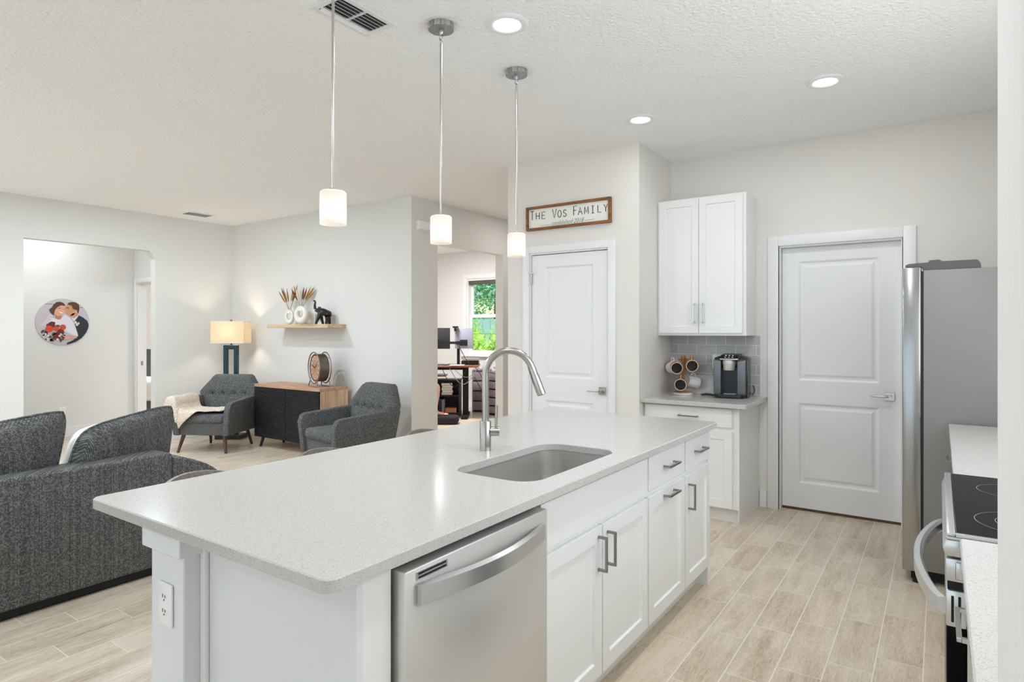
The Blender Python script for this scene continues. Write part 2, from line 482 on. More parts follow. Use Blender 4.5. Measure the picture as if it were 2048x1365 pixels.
obj('window_frame', b, M['white'], w2); obj('pane', box(nb(), 0.06, 0.066, -1.15, 1.15, 0.05, 1.07), M['glass'], w2)
b = nb(); box(b, 0.0298, 2.7, 0.345, 0.5, 0, CEIL, 0.012, 3)
struct('wall_front', b, M['wall'], smooth=30)
struct('wall_dining', box(nb(), 2.6, 2.72, -3.2, 0.345, 0, CEIL), M['wall'])
b = nb(); box(b, -8.15, -7.5, -3.35, -3.2, 0, CEIL); box(b, -3.7, -2.5, -3.35, -3.2, 0, CEIL); box(b, 1.1, 2.72, -3.35, -3.2, 0, CEIL)
box(b, -7.5, -3.7, -3.35, -3.2, 2.4, CEIL); box(b, -2.5, 1.1, -3.35, -3.2, 2.4, CEIL)
struct('wall_rear', b, M['wall'])
struct('wall_hall_back', box(nb(), -9.52, -9.4, 0.8, 4.29, 0, CEIL), M['wall'])
b = nb(); box(b, -9.4, -9.33, 4.17, 4.29, 0, CEIL); box(b, -8.5, -8.15, 4.17, 4.29, 0, CEIL); box(b, -9.33, -8.5, 4.17, 4.29, 2.07, CEIL)
struct('wall_hall_end', b, M['wall'])
struct('wall_hall_near', box(nb(), -9.4, -8.15, 0.8, 0.92, 0, CEIL), M['wall'])
b = nb(); box(b, -13, -9.12, 6.6, 6.72, 0, CEIL); box(b, -13, -12.88, 4.29, 6.6, 0, CEIL); box(b, -12.88, -9.4, 4.17, 4.29, 0, CEIL)
struct('wall_bedroom', b, M['wall'])

# baseboards
def bb(side, x0, x1, y0, y1):
    struct('baseboard_'+side, box(nb(), x0, x1, y0, y1, 0.0, 0.132, 0.004, 1), M['white'])
bb('left_a', -8.03, -8.015, 3.806, 4.83); bb('left_b', -8.03, -8.015, -3.2, 2.457)
bb('far', -8.015, -4.65, 4.815, 4.83); bb('office_side', -4.65, -4.635, 4.815, 5.25)
bb('pantry_a', -3.12, -2.955, 4.435, 4.45); bb('pantry_b', -2.085, -1.893, 4.435, 4.45)
bb('back', -1.168, -1.118, 5.125, 5.14); bb('hall', -9.4, -9.385, 0.92, 4.155); bb('office_window', -9.0, -4.77, 8.785, 8.8)

# door casings
def casing(n, x0, x1, ztop, y, w=0.062, depth=0.14, t=0.018, mirror=1):
    b = nb()
    box(b, x0-w, x0, y-t, y, 0, ztop+w, 0.004, 2); box(b, x1, x1+w, y-t, y, 0, ztop+w, 0.004, 2)
    box(b, x0, x1, y-t, y, ztop, ztop+w, 0.004, 2)
    # jambs lining the opening
    box(b, x0-0.004, x0+0.012, y, y+depth, 0, ztop); box(b, x1-0.012, x1+0.004, y, y+depth, 0, ztop)
    box(b, x0+0.012, x1-0.012, y, y+depth, ztop-0.012, ztop+0.004)
    struct('trim_%d' % n, b, M['white'], smooth=30)
casing(1, -2.893, -2.147, 2.05, 4.45, depth=0.12)
casing(2, -1.03, -0.21, 2.048, 5.14, w=0.078, depth=0.12)
casing(3, -9.325, -8.5, 2.065, 4.17, w=0.066, depth=0.12)

PROF = [(0.004, 0.002), (0.016, 0.010), (0.030, 0.010), (0.048, 0.003)]
def lever(parent, x, z, y, direction=-1, label='satin nickel lever handle on a square plate'):
    b = nb(); box(b, x-0.03, x+0.03, y-0.009, y, z-0.03, z+0.03, 0.002, 1)
    h = obj('handle', b, M['nickel'], parent, smooth=30, label=label)
    b = nb(); cyl(b, (x, y-0.009, z), (x, y-0.052, z), 0.0115, 0.0115, 18)
    box(b, x+min(0, direction*0.115), x+max(0, direction*0.115), y-0.052, y-0.042, z-0.006, z+0.006, 0.003, 2)
    obj('lever', b, M['nickel'], h, smooth=40)
def hinge(parent, x, y, z):
    b = nb(); cyl(b, (x, y-0.008, z-0.045), (x, y-0.008, z+0.045), 0.0065, 0.0065, 12); box(b, x-0.012, x+0.012, y-0.004, y, z-0.045, z+0.045)
    obj('hinge', b, M['nickel'], parent, smooth=40)

# pantry door
d = bpy.data.objects.new('door_1', None); COL.objects.link(d); d['kind'] = 'structure'
d.location = (-2.876, 4.462, 0.012); W = 0.712
b = panel_front(nb(), W, 2.02, [(0.128, W-0.128, 0.985, 1.92), (0.128, W-0.128, 0.21, 0.795)], PROF, 0.035)
obj('door_slab', b, M['white'], d)
lever(d, 0.667, 0.898, 0.0)
for z in (0.25, 1.05, 1.82): hinge(d, -0.004, 0.0, z)
b = nb(); box(b, -0.012, 0.03, -0.03, -0.022, 1.868, 1.874); cyl(b, (0.028, -0.026, 1.866), (0.028, -0.026, 1.88), 0.004)
obj('hinge_stop', b, M['nickel'], d)
# garage door
d = bpy.data.objects.new('door_2', None); COL.objects.link(d); d['kind'] = 'structure'
d.location = (-1.015, 5.20, 0.022); W = 0.79
b = panel_front(nb(), W, 2.012, [(0.118, W-0.134, 0.985, 1.905), (0.118, W-0.134, 0.192, 0.81)], PROF, 0.04)
obj('door_slab', b, M['white'], d)
lever(d, 0.722, 0.895, 0.0)
obj('threshold', box(nb(), -0.002, W+0.002, 0.01, 0.05, -0.022, -0.004), flat('threshold', 96, 72, 50), d)
# hall strike plate
b = nb(); box(b, -9.314, -9.311, 4.215, 4.245, 0.90, 0.96)
struct('trim_4', b, M['nickel'])

# office window: double hung
w = bpy.data.objects.new('window_1', None); COL.objects.link(w); w['kind'] = 'structure'
w.location = (-7.08, 8.8, 0.96); WW, WH = 0.98, 1.37
def wpart(name, f, m, par=w, sm=None):
    b = nb(); f(b); return obj(name, b, m, par, smooth=sm)
def fr(b):
    cw = 0.085
    box(b, -cw, 0.0, -0.02, 0.0, -cw, WH+cw, 0.004, 2); box(b, WW, WW+cw, -0.02, 0.0, -cw, WH+cw, 0.004, 2)
    box(b, 0.0, WW, -0.02, 0.0, WH, WH+cw, 0.004, 2)
    box(b, -0.003, 0.03, 0, 0.14, 0, WH); box(b, WW-0.03, WW+0.003, 0, 0.14, 0, WH); box(b, 0.03, WW-0.03, 0, 0.14, WH-0.03, WH+0.003)
    box(b, 0.03, WW-0.03, 0, 0.14, -0.003, 0.03)
wpart('window_frame', fr, M['white'])
wpart('window_sill', lambda b: box(b, -0.11, WW+0.11, -0.06, 0.0, -0.035, 0.0, 0.006, 2), M['white'])
def sash(z0, z1, y):
    def f(b):
        t = 0.05
        box(b, 0.03, 0.03+t, y, y+0.03, z0, z1); box(b, WW-0.03-t, WW-0.03, y, y+0.03, z0, z1)
        box(b, 0.03+t, WW-0.03-t, y, y+0.03, z0, z0+t); box(b, 0.03+t, WW-0.03-t, y, y+0.03, z1-t, z1)
    s = wpart('sash', f, M['white'])
    obj('pane', box(nb(), 0.07, WW-0.07, y+0.012, y+0.018, z0+0.04, z1-0.04), M['glass'], s)
    obj('muntin', box(nb(), 0.08, WW-0.08, y+0.008, y+0.022, (z0+z1)/2-0.006, (z0+z1)/2+0.006), flat('muntin_grey', 120, 150, 140), s)
sash(0.03, 0.72, 0.045); sash(0.68, WH-0.03, 0.085)
t = thing('window_blind', 'dark roller blind drawn up at the top of the office window', 'blind', (-7.08, 8.8, 2.225))
obj('roll', box(nb(), 0.032, WW-0.032, 0.004, 0.042, 0.0, 0.07, 0.01, 2), flat('blind_dark', 84, 80, 76), t, smooth=40)
obj('valance', box(nb(), 0.0, WW, -0.012, 0.003, 0.072, 0.10), M['white'], t)
# ------------------------------------------------------------------ kitchen builders
def pull(parent, x, z, L, vertical=False, y=0.0, mt='pull', label=None):
    """squared bar pull standing off a face at y, looking to -y"""
    b = nb(); s = 0.0045; o = 0.028
    if vertical:
        box(b, x-s, x+s, y-o-2*s, y-o, z-L/2, z+L/2, 0.001, 1)
        for e in (-1, 1): box(b, x-s, x+s, y-o, y, z+e*(L/2-s)-s, z+e*(L/2-s)+s)
    else:
        box(b, x-L/2, x+L/2, y-o-2*s, y-o, z-s, z+s, 0.001, 1)
        for e in (-1, 1): box(b, x+e*(L/2-s)-s, x+e*(L/2-s)+s, y-o, y, z-s, z+s)
    return obj('handle', b, M[mt], parent)

SHAKER = [(0.0, 0.0), (0.004, 0.009)]
def door(parent, x0, x1, z0, z1, rail=0.057, thick=0.02, name='door'):
    w, h = x1-x0, z1-z0
    return obj(name, panel_front(nb(), w, h, [(rail, w-rail, rail, h-rail)], SHAKER, thick), M['cab'], parent, (x0, -thick, z0))
def drawer(parent, x0, x1, z0, z1, thick=0.02, name='drawer'):
    return obj(name, box(nb(), 0, x1-x0, 0, thick, 0, z1-z0, 0.0015, 1), M['cab'], parent, (x0, -thick, z0))

# ---------------- island: every unit faces +x (rotated a quarter turn, local x = world y, local -y = world +x)
FX = -1.045                      # carcass face; doors stand 0.02 proud
def unit(name, label, cat, y0, y1, ztop=0.865, toe=True, depth=0.57, hollow=False):
    t = thing(name, label, cat, (FX, y0, 0), PI/2)
    w = y1-y0
    b = nb(); box(b, 0, w, 0.0, depth, 0.105, 0.655 if hollow else ztop)
    if hollow:
        box(b, 0, w, 0.0, 0.018, 0.655, ztop); box(b, 0, w, depth-0.018, depth, 0.655, ztop)
        for x0 in (0, w-0.018): box(b, x0, x0+0.018, 0.018, depth-0.018, 0.655, ztop)
    obj('body', b, M['cab'], t)
    if toe: obj('toe_kick', box(nb(), 0, w, 0.06, depth, 0.0, 0.105), M['cab'], t)
    return t
# dishwasher
t = thing('dishwasher', 'stainless steel dishwasher with curved handle under the near end of the white island counter', 'dishwasher', (FX, 1.0, 0), PI/2)
w = 0.632
obj('body', box(nb(), 0.005, w-0.005, 0.012, 0.56, 0.06, 0.852), M['blackmatte'], t)
b = nb(); box(b, 0.012, w-0.004, -0.052, 0.008, 0.10, 0.842, 0.004, 2)
dw = obj('door', b, M['steel'], t, smooth=40)
pts = [(0.045+(w-0.09)*i/16.0, -0.062-0.040*math.sin(PI*i/16.0), 0.782) for i in range(17)]
b = nb()
ring = []
for i, p in enumerate(pts):
    q = [(0.0, -0.008, 0.021), (0.0, 0.006, 0.026), (0.0, 0.012, 0.020), (0.0, 0.012, -0.020), (0.0, 0.004, -0.026), (0.0, -0.008, -0.019)]
    ring.append([b.verts.new((p[0], p[1]+a[1], p[2]+a[2])) for a in q])
for A, B in zip(ring, ring[1:]):
    for k in range(6): b.faces.new((A[k], A[(k+1) % 6], B[(k+1) % 6], B[k]))
b.faces.new(ring[0]); b.faces.new(ring[-1][::-1])
for x in (0.05, w-0.05): box(b, x-0.008, x+0.008, -0.056, -0.046, 0.762, 0.802)
obj('handle', b, M['steelh'], dw, smooth=35)
b = nb(); box(b, 0.045, 0.158, -0.054, -0.050, 0.812, 0.834, 0.002, 1)
v = obj('vent', b, M['steelh'], dw)
b = nb()
for k in (0, 1): box(b, 0.053, 0.150, -0.0548, -0.0535, 0.816+k*0.009, 0.8205+k*0.009)
obj('vent_slot', b, M['blackmatte'], v)
obj('kick_plate', box(nb(), 0.02, w-0.02, 0.02, 0.05, 0.0, 0.06), M['black'], t)

# sink base
t = unit('sink_cabinet', 'white sink base cabinet with two shaker doors and a plain false front', 'cabinet', 1.634, 2.508, hollow=True)
w = 0.874
drawer(t, 0.008, w-0.006, 0.692, 0.845, name='false_front')
dl = door(t, 0.008, w/2-0.004, 0.122, 0.672); dr = door(t, w/2+0.004, w-0.006, 0.122, 0.672)
pull(dl, 0.395, 0.455, 0.128, True); pull(dr, 0.036, 0.455, 0.128, True)
# pull-out cabinet
t = unit('pullout_cabinet', 'white pull-out island cabinet with a drawer above, both with level handles', 'cabinet', 2.51, 2.974)
w = 0.464
d1 = drawer(t, 0.006, w-0.006, 0.700, 0.848); pull(d1, 0.235, 0.078, 0.135)
d2 = door(t, 0.006, w-0.006, 0.122, 0.672); pull(d2, 0.235, 0.523, 0.135)
# end cabinet
t = unit('end_cabinet', 'narrow white island cabinet at the far end with an upright handle on its door', 'cabinet', 2.976, 3.372)
w = 0.396
d1 = drawer(t, 0.008, w-0.004, 0.700, 0.848); pull(d1, 0.195, 0.078, 0.135)
d2 = door(t, 0.008, w-0.004, 0.122, 0.672); pull(d2, 0.040, 0.445, 0.128, True)

# island body: end panel and knee wall
t = thing('island_base', 'pale painted island end wall with a corner post under the counter overhang', 'island', (-1.4, 0.9, 0))
def I(b): b.transform(Matrix.Translation((1.4, -0.9, 0))); return b
obj('end_panel', I(box(nb(), -1.640, -1.025, 0.897, 0.915, 0.0, 0.8655)), M['panelgrey'], t)
b = nb(); box(b, -1.045, -1.025, 0.915, 0.998, 0.0, 0.8655); obj('filler_strip', I(b), M['cab'], t)
obj('far_panel', I(box(nb(), -1.64, -1.04, 3.374, 3.39, 0.0, 0.8655)), M['panelgrey'], t)
obj('post', I(box(nb(), -1.795, -1.624, 0.84, 0.895, 0.0, 0.80, 0.003, 1)), M['panelgrey'], t)
obj('knee_wall', I(box(nb(), -1.795, -1.640, 0.895, 3.39, 0.0, 0.8655)), M['panelgrey'], t)
obj('post_cap', I(box(nb(), -1.806, -1.606, 0.82, 0.897, 0.80, 0.8655, 0.002, 1)), M['panelgrey'], t)
b = nb(); box(b, -1.624, -1.600, 0.882, 0.897, 0.0, 0.8655, 0.005, 3); obj('corner_bead', I(b), M['white'], t, smooth=40)
obj('end_baseboard', I(box(nb(), -1.598, -1.03, 0.885, 0.897, 0.0, 0.10, 0.003, 1)), M['white'], t)

def outlet(name, label, loc, rz):
    t = thing(name, label, 'outlet', loc, rz)
    obj('cover_plate', box(nb(), -0.036, 0.036, -0.006, 0.0, -0.057, 0.057, 0.003, 2), M['plate'], t, smooth=40)
    for s in (-1, 1):
        b = nb(); lathe(b, [(0.0, -0.008), (0.015, -0.008), (0.017, -0.006), (0.017, -0.004)], (0, 0, 0), 20, Matrix.Rotation(-PI/2, 4, 'X') @ Matrix.Rotation(PI, 4, 'X'))
        b.transform(Matrix.Translation((0, 0, s*0.0195)))
        bmesh.ops.translate(b, verts=b.verts, vec=(0, -0.0, 0))
        f = obj('socket', b, M['plate'], t, smooth=40)
        b = nb(); box(b, -0.0075, -0.0055, -0.0087, -0.0078, s*0.0195-0.001, s*0.0195+0.008); box(b, 0.0055, 0.0075, -0.0087, -0.0078, s*0.0195, s*0.0195+0.007)
        ball(b, (0, -0.0078, s*0.0195-0.007), 0.0025, (1, 0.3, 1), 8)
        obj('slot', b, M['black'], f)
    return t
outlet('wall_outlet', 'white duplex outlet on the island corner post', (-1.709, 0.839, 0.656), 0)
outlet('wall_outlet', 'white duplex outlet low on the hall wall under the round photo', (-9.399, 3.293, 0.345), PI/2)

# countertop with sink cut-out
def rounded(x0, x1, y0, y1, r, n=8):
    P = []
    for cx, cy, a in ((x1-r, y1-r, 0), (x0+r, y1-r, 90), (x0+r, y0+r, 180), (x1-r, y0+r, 270)):
        for k in range(n+1):
            q = math.radians(a+90*k/n); P.append((cx+r*math.cos(q), cy+r*math.sin(q)))
    return P
def slab_with_hole(outer, inner, z0, z1, ch=0.003):
    b = nb()
    def loop(P, z, off=0.0):
        return [b.verts.new((p[0], p[1], z)) for p in P]
    def shrink(P, d):
        cx = (min(p[0] for p in P)+max(p[0] for p in P))/2; cy = (min(p[1] for p in P)+max(p[1] for p in P))/2
        hx = max(p[0] for p in P)-cx; hy = max(p[1] for p in P)-cy
        return [(cx+(p[0]-cx)*(hx-d)/hx, cy+(p[1]-cy)*(hy-d)/hy) for p in P]
    o_t = loop(shrink(outer, ch), z1); o_m = loop(outer, z1-ch); o_b = loop(outer, z0)
    n = len(outer)
    for A, B in ((o_t, o_m), (o_m, o_b)):
        for k in range(n): b.faces.new((A[k], A[(k+1) % n], B[(k+1) % n], B[k]))
    if inner:
        i_t = loop(shrink(inner, -ch), z1); i_m = loop(inner, z1-ch); i_b = loop(inner, z0)
        m = len(inner)
        for A, B in ((i_t, i_m), (i_m, i_b)):
            for k in range(m): b.faces.new((A[k], A[(k+1) % m], B[(k+1) % m], B[k]))
        for O, I_ in ((o_t, i_t), (o_b, i_b)):   # same corner count and order: bridge ring
            for k in range(n): b.faces.new((O[k], O[(k+1) % n], I_[(k+1) % n], I_[k]))
    else:
        b.faces.new(o_t); b.faces.new(o_b[::-1])
    return b
b = slab_with_hole(rounded(-2.074, -0.990, 0.795, 3.402, 0.028), rounded(-1.438, -1.088, 1.678, 2.352, 0.085), 0.866, 0.895)
o = obj('countertop', b, M['quartz'], smooth=35)
tag(o, 'long white quartz island countertop with an undermount sink cut into it', 'countertop')

# sink
t = thing('kitchen_sink', 'rectangular stainless steel undermount sink set in the island counter', 'sink', (-1.263, 2.015, 0.67))
b = nb()
L = []
for dx, z in ((0.012, 0.8648), (0.006, 0.8635), (0.004, 0.80), (0.0, 0.72), (-0.012, 0.692), (-0.035, 0.680)):
    P = rounded(-1.438-dx, -1.088+dx, 1.678-dx, 2.352+dx, max(0.03, 0.085+dx))
    L.append([b.verts.new((p[0]+1.263, p[1]-2.015, z-0.67)) for p in P])
for A, B in zip(L, L[1:]):
    n = len(A)
    for k in range(n): b.faces.new((A[k], A[(k+1) % n], B[(k+1) % n], B[k]))
b.faces.new(L[-1])
o = obj('bowl', b, M['sink'], t, smooth=50)
sol = o.modifiers.new('thick', 'SOLIDIFY'); sol.thickness = 0.0015; sol.offset = 1
b = nb(); lathe(b, [(0.0, 0.012), (0.03, 0.012), (0.042, 0.016), (0.045, 0.014)], (0, 0.0, 0), 24); obj('drain', b, M['chrome'], t, smooth=40)

# faucet
t = thing('kitchen_faucet', 'tall brushed nickel gooseneck faucet standing behind the island sink', 'faucet', (-1.548, 2.045, 0.895))
b = nb(); lathe(b, [(0.0, 0.0), (0.024, 0.0), (0.024, 0.118), (0.022, 0.122), (0.0, 0.122)], n=28); obj('base', b, M['faucet'], t, smooth=40)
dirv = Vector((0.80, 0.60, 0)).normalized()
R = 0.098; zc = 0.315
pts = [Vector((0, 0, 0.12)), Vector((0, 0, 0.2)), Vector((0, 0, zc))]
for k in range(1, 15):
    a = PI - (PI*0.92)*k/14.0
    pts.append(dirv*(R+R*math.cos(a))+Vector((0, 0, zc+R*math.sin(a))))
b = nb(); tube(b, pts, 0.0148, 18); obj('spout', b, M['faucet'], t, smooth=60)
e = pts[-1]; d = (pts[-1]-pts[-2]).normalized()
b = nb(); tube(b, [e-d*0.005, e+d*0.03, e+d*0.034, e+d*0.115, e+d*0.118], [0.0165, 0.0170, 0.0182, 0.0190, 0.0165], 20); obj('spray_head', b, M['faucet'], t, smooth=40)
side = Vector((0.82, 0.57, 0)).normalized()
b = nb(); cyl(b, side*0.020+Vector((0, 0, 0.078)), side*0.058+Vector((0, 0, 0.078)), 0.0195, 0.0195, 24)
lv = obj('lever_hub', b, M['faucet'], t, smooth=40)
b = nb(); tube(b, [side*0.044+Vector((0, 0, 0.09)), side*0.046+Vector((0, 0, 0.185))], [0.006, 0.0065], 14); obj('lever', b, M['faucet'], lv, smooth=40)

# ---------------- coffee nook: base cabinet, counter, wall cabinet
t = thing('base_cabinet', 'white base cabinet with one drawer and shaker door under the coffee maker', 'cabinet', (-1.892, 4.548, 0))
w = 0.712
obj('body', box(nb(), 0, w, 0, 0.59, 0.105, 0.842), M['cab'], t)
obj('toe_kick', box(nb(), 0, w, 0.055, 0.59, 0, 0.105), M['cab'], t)
obj('skin_panel', box(nb(), w, w+0.006, -0.0, 0.588, 0.0, 0.842), M['cab'], t)
d1 = drawer(t, 0.014, w-0.040, 0.692, 0.826); pull(d1, 0.342, 0.068, 0.145)
d2 = door(t, 0.014, w-0.040, 0.112, 0.664); pull(d2, 0.05, 0.44, 0.128, True)
b = slab_with_hole(rounded(-1.892, -1.108, 4.468, 5.139, 0.008, 3), None, 0.842, 0.872)
o = obj('nook_counter', b, M['quartz'], smooth=35); tag(o, 'short white quartz counter under the grey tile in the coffee nook', 'countertop')
o = obj('backsplash', box(nb(), -1.892, -1.168, 5.130, 5.1395, 0.8725, 1.353), M['subway']); tag(o, 'grey subway tile backsplash between the wall cabinet and the nook counter', 'backsplash')
t = thing('wall_cabinet', 'tall white wall cabinet with two shaker doors above the coffee maker', 'cabinet', (-1.892, 4.83, 1.353))
w = 0.692; h = 1.087
obj('body', box(nb(), 0, w, 0, 0.308, 0, h), M['cab'], t)
obj('side_panel', box(nb(), w, w+0.004, 0.0, 0.308, 0.002, h-0.002), M['cab'], t)
d1 = door(t, 0.018, 0.340, 0.020, h-0.012, 0.052); pull(d1, 0.292, 0.155, 0.15, True, mt='chrome')
d2 = door(t, 0.344, 0.672, 0.020, h-0.012, 0.052); pull(d2, 0.030, 0.155, 0.15, True, mt='chrome')

# ---------------- right run: cabinets face -x (rotated -90, local x = world -y)
def runit(name, label, y_hi, y_lo):
    t = thing(name, label, 'cabinet', (0.085, y_hi, 0), -PI/2)
    w = y_hi-y_lo
    obj('body', box(nb(), 0, w, 0, 0.58, 0.105, 0.865), M['cab'], t)
    obj('toe_kick', box(nb(), 0, w, 0.06, 0.58, 0, 0.105), M['cab'], t)
    return t, w
t, w = runit('drawer_cabinet', 'white drawer cabinet between the fridge and the range', 4.02, 2.612)
for x0, x1 in ((0.004, w/2-0.003), (w/2+0.003, w-0.004)):
    d = drawer(t, x0, x1, 0.70, 0.85); pull(d, (x1-x0)/2, 0.07, 0.135)
    d = door(t, x0, x1, 0.122, 0.68); pull(d, x1-x0-0.04 if x0 < 0.1 else 0.04, 0.44, 0.128, True)
t, w = runit('drawer_cabinet', 'white drawer cabinet nearest the camera beside the range, with a square handle', 1.822, 0.52)
for x0, x1 in ((0.004, 0.44), (0.446, w-0.004)):
    z = 0.122
    for z0, z1 in ((0.70, 0.85), (0.42, 0.68), (0.122, 0.40)):
        d = drawer(t, x0, x1, z0, z1); pull(d, (x1-x0)/2, (z1-z0)/2, 0.17, mt='nickel')
for nm, lb, y0, y1 in (('side_counter', 'white quartz counter between the fridge and the black cooktop', 2.612, 4.03), ('side_counter', 'white quartz counter on the near side of the range', 0.515, 1.822)):
    b = slab_with_hole(rounded(0.040, 0.668, y0, y1, 0.006, 3), None, 0.866, 0.895)
    o = obj(nm, b, M['quartz'], smooth=35); tag(o, lb, 'countertop')

# range
t = thing('electric_range', 'stainless and black electric range with glass cooktop and bowed oven handle', 'range', (0.02, 2.217, 0))
hw = 0.388
obj('body', box(nb(), 0.035, 0.63, -hw, hw, 0.03, 0.885), M['steel'], t)
ct = obj('cooktop', box(nb(), 0.012, 0.63, -hw+0.010, hw-0.004, 0.893, 0.901, 0.002, 1), M['blackgloss'], t)
b = nb(); box(b, -0.006, 0.63, -hw, hw, 0.885, 0.893, 0.002, 1); box(b, -0.006, 0.012, -hw, hw, 0.893, 0.902, 0.003, 2)
box(b, 0.012, 0.63, -hw, -hw+0.010, 0.893, 0.902, 0.001, 1)
obj('cooktop_trim', b, M['steelh'], t, smooth=40)
flat('burner_line', 140, 138, 136)
for cx, cy, rr in ((0.17, -0.20, (0.115, 0.072)), (0.17, 0.19, (0.095,)), (0.46, -0.19, (0.09,)), (0.46, 0.19, (0.115, 0.075))):
    for r in rr: obj('burner_ring', lathe(nb(), [(r-0.0007, 0.9013), (r+0.0007, 0.9013)], (cx, cy, 0), 48), M['burner_line'], ct)
b = nb()
prism(b, [(0.035, 0.845), (-0.008, 0.845), (-0.014, 0.865), (-0.006, 0.885), (0.035, 0.885)], 'y', -hw, hw, 0.003, 2)
obj('front_panel', b, M['steelh'], t, smooth=40)
b = nb(); prism(b, [(0.035, 0.785), (-0.006, 0.785), (-0.008, 0.84), (0.035, 0.84)], 'y', -hw, hw, 0.003, 2)
box(b, 0.012, 0.028, -hw-0.004, -hw, 0.792, 0.834, 0.003, 2)
obj('control_strip', b, M['steelh'], t, smooth=40)
b = nb(); box(b, -0.004, 0.034, -hw+0.004, hw-0.004, 0.765, 0.785); obj('vent_gap', b, M['blackmatte'], t)
b = nb(); box(b, -0.006, 0.033, -hw, hw, 0.20, 0.762, 0.004, 2)
od = obj('oven_door', b, M['blackgloss'], t, smooth=40)
b = nb(); box(b, -0.007, 0.034, -hw-0.002, hw+0.002, 0.676, 0.764, 0.004, 2); ds = obj('door_cap', b, M['steelh'], od, smooth=40)
b = nb()
for x in (0.006, 0.020): box(b, x-0.0028, x+0.0028, -hw-0.0032, -hw-0.0015, 0.688, 0.752, 0.0012, 1)
obj('vent_slot', b, M['blackmatte'], ds)
b = nb()
n = 24
sec = [(-0.011, -0.017), (-0.011, 0.017), (0.004, 0.02), (0.011, 0.012), (0.011, -0.012), (0.004, -0.02)]
R_ = []
for i in range(n+1):
    s = i/n; y = -hw+0.008+(2*hw-0.016)*s
    x = -0.012-0.060*(math.sin(PI*s)**0.75)
    R_.append([b.verts.new((x+a, y, 0.722+c)) for a, c in sec])
for A, B in zip(R_, R_[1:]):
    for k in range(6): b.faces.new((A[k], A[(k+1) % 6], B[(k+1) % 6], B[k]))
b.faces.new(R_[0]); b.faces.new(R_[-1][::-1])
obj('handle', b, M['steelh'], od, smooth=35)
b = nb(); box(b, -0.004, 0.034, -hw+0.002, hw-0.002, 0.03, 0.19, 0.004, 2); obj('storage_drawer', b, M['blackgloss'], t, smooth=40)
for y in (-0.34, 0.34):
    for x in (0.08, 0.58): obj('foot', cyl(nb(), (x, y, 0), (x, y, 0.03), 0.015), M['black'], t)

# refrigerator
t = thing('refrigerator', 'grey side-on refrigerator with stainless door edge at the end of the right counter', 'refrigerator', (0.3, 4.52, 0))
def F(b): b.transform(Matrix.Translation((-0.3, -4.52, 0))); return b
obj('body', F(box(nb(), -0.072, 0.64, 4.062, 4.965, 0.075, 1.722, 0.004, 2)), M['fridge_side'], t, smooth=40)
for y0, y1 in ((4.060, 4.510), (4.516, 4.967)):
    b = nb(); box(b, -0.170, -0.082, y0, y1, 0.062, 1.742, 0.008, 3)
    dr = obj('door', F(b), M['fridge_door'], t, smooth=40)
    yh = 4.47 if y0 < 4.3 else 4.556
    b = nb(); box(b, -0.176, -0.168, yh-0.012, yh+0.012, 0.72, 1.5, 0.003, 2); obj('handle', F(b), M['blackmatte'], dr)
b = nb(); box(b, -0.082, -0.072, 4.07, 4.955, 0.08, 1.718); obj('door_gasket', F(b), M['black'], t)
b = nb()
prism(b, [(-0.155, 1.742), (-0.155, 1.755), (-0.14, 1.762), (-0.05, 1.765), (-0.045, 1.776), (0.0, 1.778), (0.012, 1.768), (0.165, 1.768), (0.178, 1.750), (0.182, 1.722), (-0.072, 1.722), (-0.082, 1.742)], 'y', 4.075, 4.13, 0.002, 1)
obj('hinge_cover', F(b), flat('hinge_grey', 92, 90, 88), t, smooth=30)
for y in (4.10, 4.90):
    b = nb(); box(b, -0.13, -0.02, y-0.02, y+0.03, 0.02, 0.075); cyl(b, (-0.105, y-0.01, 0.0), (-0.105, y-0.01, 0.03), 0.018)
    obj('foot', F(b), M['blackmatte'], t)
    b = nb(); cyl(b, (0.5, y, 0.0), (0.5, y, 0.075), 0.02); obj('foot', F(b), M['blackmatte'], t)
b = nb(); box(b, -0.07, 0.6, 4.09, 4.94, 0.03, 0.075); obj('base_grille', F(b), M['blackmatte'], t)
# ------------------------------------------------------------------ coffee nook things
NZ = 0.872
t = thing('coffee_maker', 'black and silver single-serve coffee maker on the nook counter', 'coffee maker', (-1.345, 4.972, NZ), math.radians(8))
hw = 0.118
b = nb(); box(b, -hw+0.006, hw-0.006, -0.02, 0.135, 0.0, 0.30, 0.012, 3); box(b, -hw+0.012, hw-0.012, -0.06, 0.135, 0.235, 0.318, 0.02, 4)
obj('body', b, M['black'], t, smooth=40)
g = mat('gunmetal', srgb(118, 121, 126), 0.32, 0.7)
for s in (-1, 1):
    b = nb(); x0, x1 = (-hw, -hw+0.055) if s < 0 else (hw-0.062, hw)
    prism(b, [(-0.105, 0.025), (-0.105, 0.285), (-0.085, 0.30), (0.02, 0.30), (0.02, 0.025)], 'x', x0, x1, 0.006, 3)
    obj('side_column', b, g, t, smooth=40)
b = nb(); box(b, hw-0.006, hw+0.012, -0.08, 0.14, 0.004, 0.305, 0.006, 2); obj('water_tank', b, flat('tank', 30, 31, 34, 0.15), t, smooth=40)
b = nb(); lathe(b, [(0.0, 0.213), (0.04, 0.213), (0.043, 0.22), (0.046, 0.262), (0.05, 0.264), (0.05, 0.302), (0.0, 0.302)], (-0.006, -0.075, 0), 28)
obj('brew_head', b, M['steel'], t, smooth=40)
b = nb(); prism(b, [(-0.135, 0.292), (-0.13, 0.302), (-0.06, 0.330), (0.13, 0.335), (0.13, 0.30)], 'x', -0.07, 0.066, 0.006, 3); box(b, -hw+0.004, hw-0.004, -0.08, 0.13, 0.296, 0.312, 0.008, 3)
lid = obj('lid', b, M['black'], t, smooth=40)
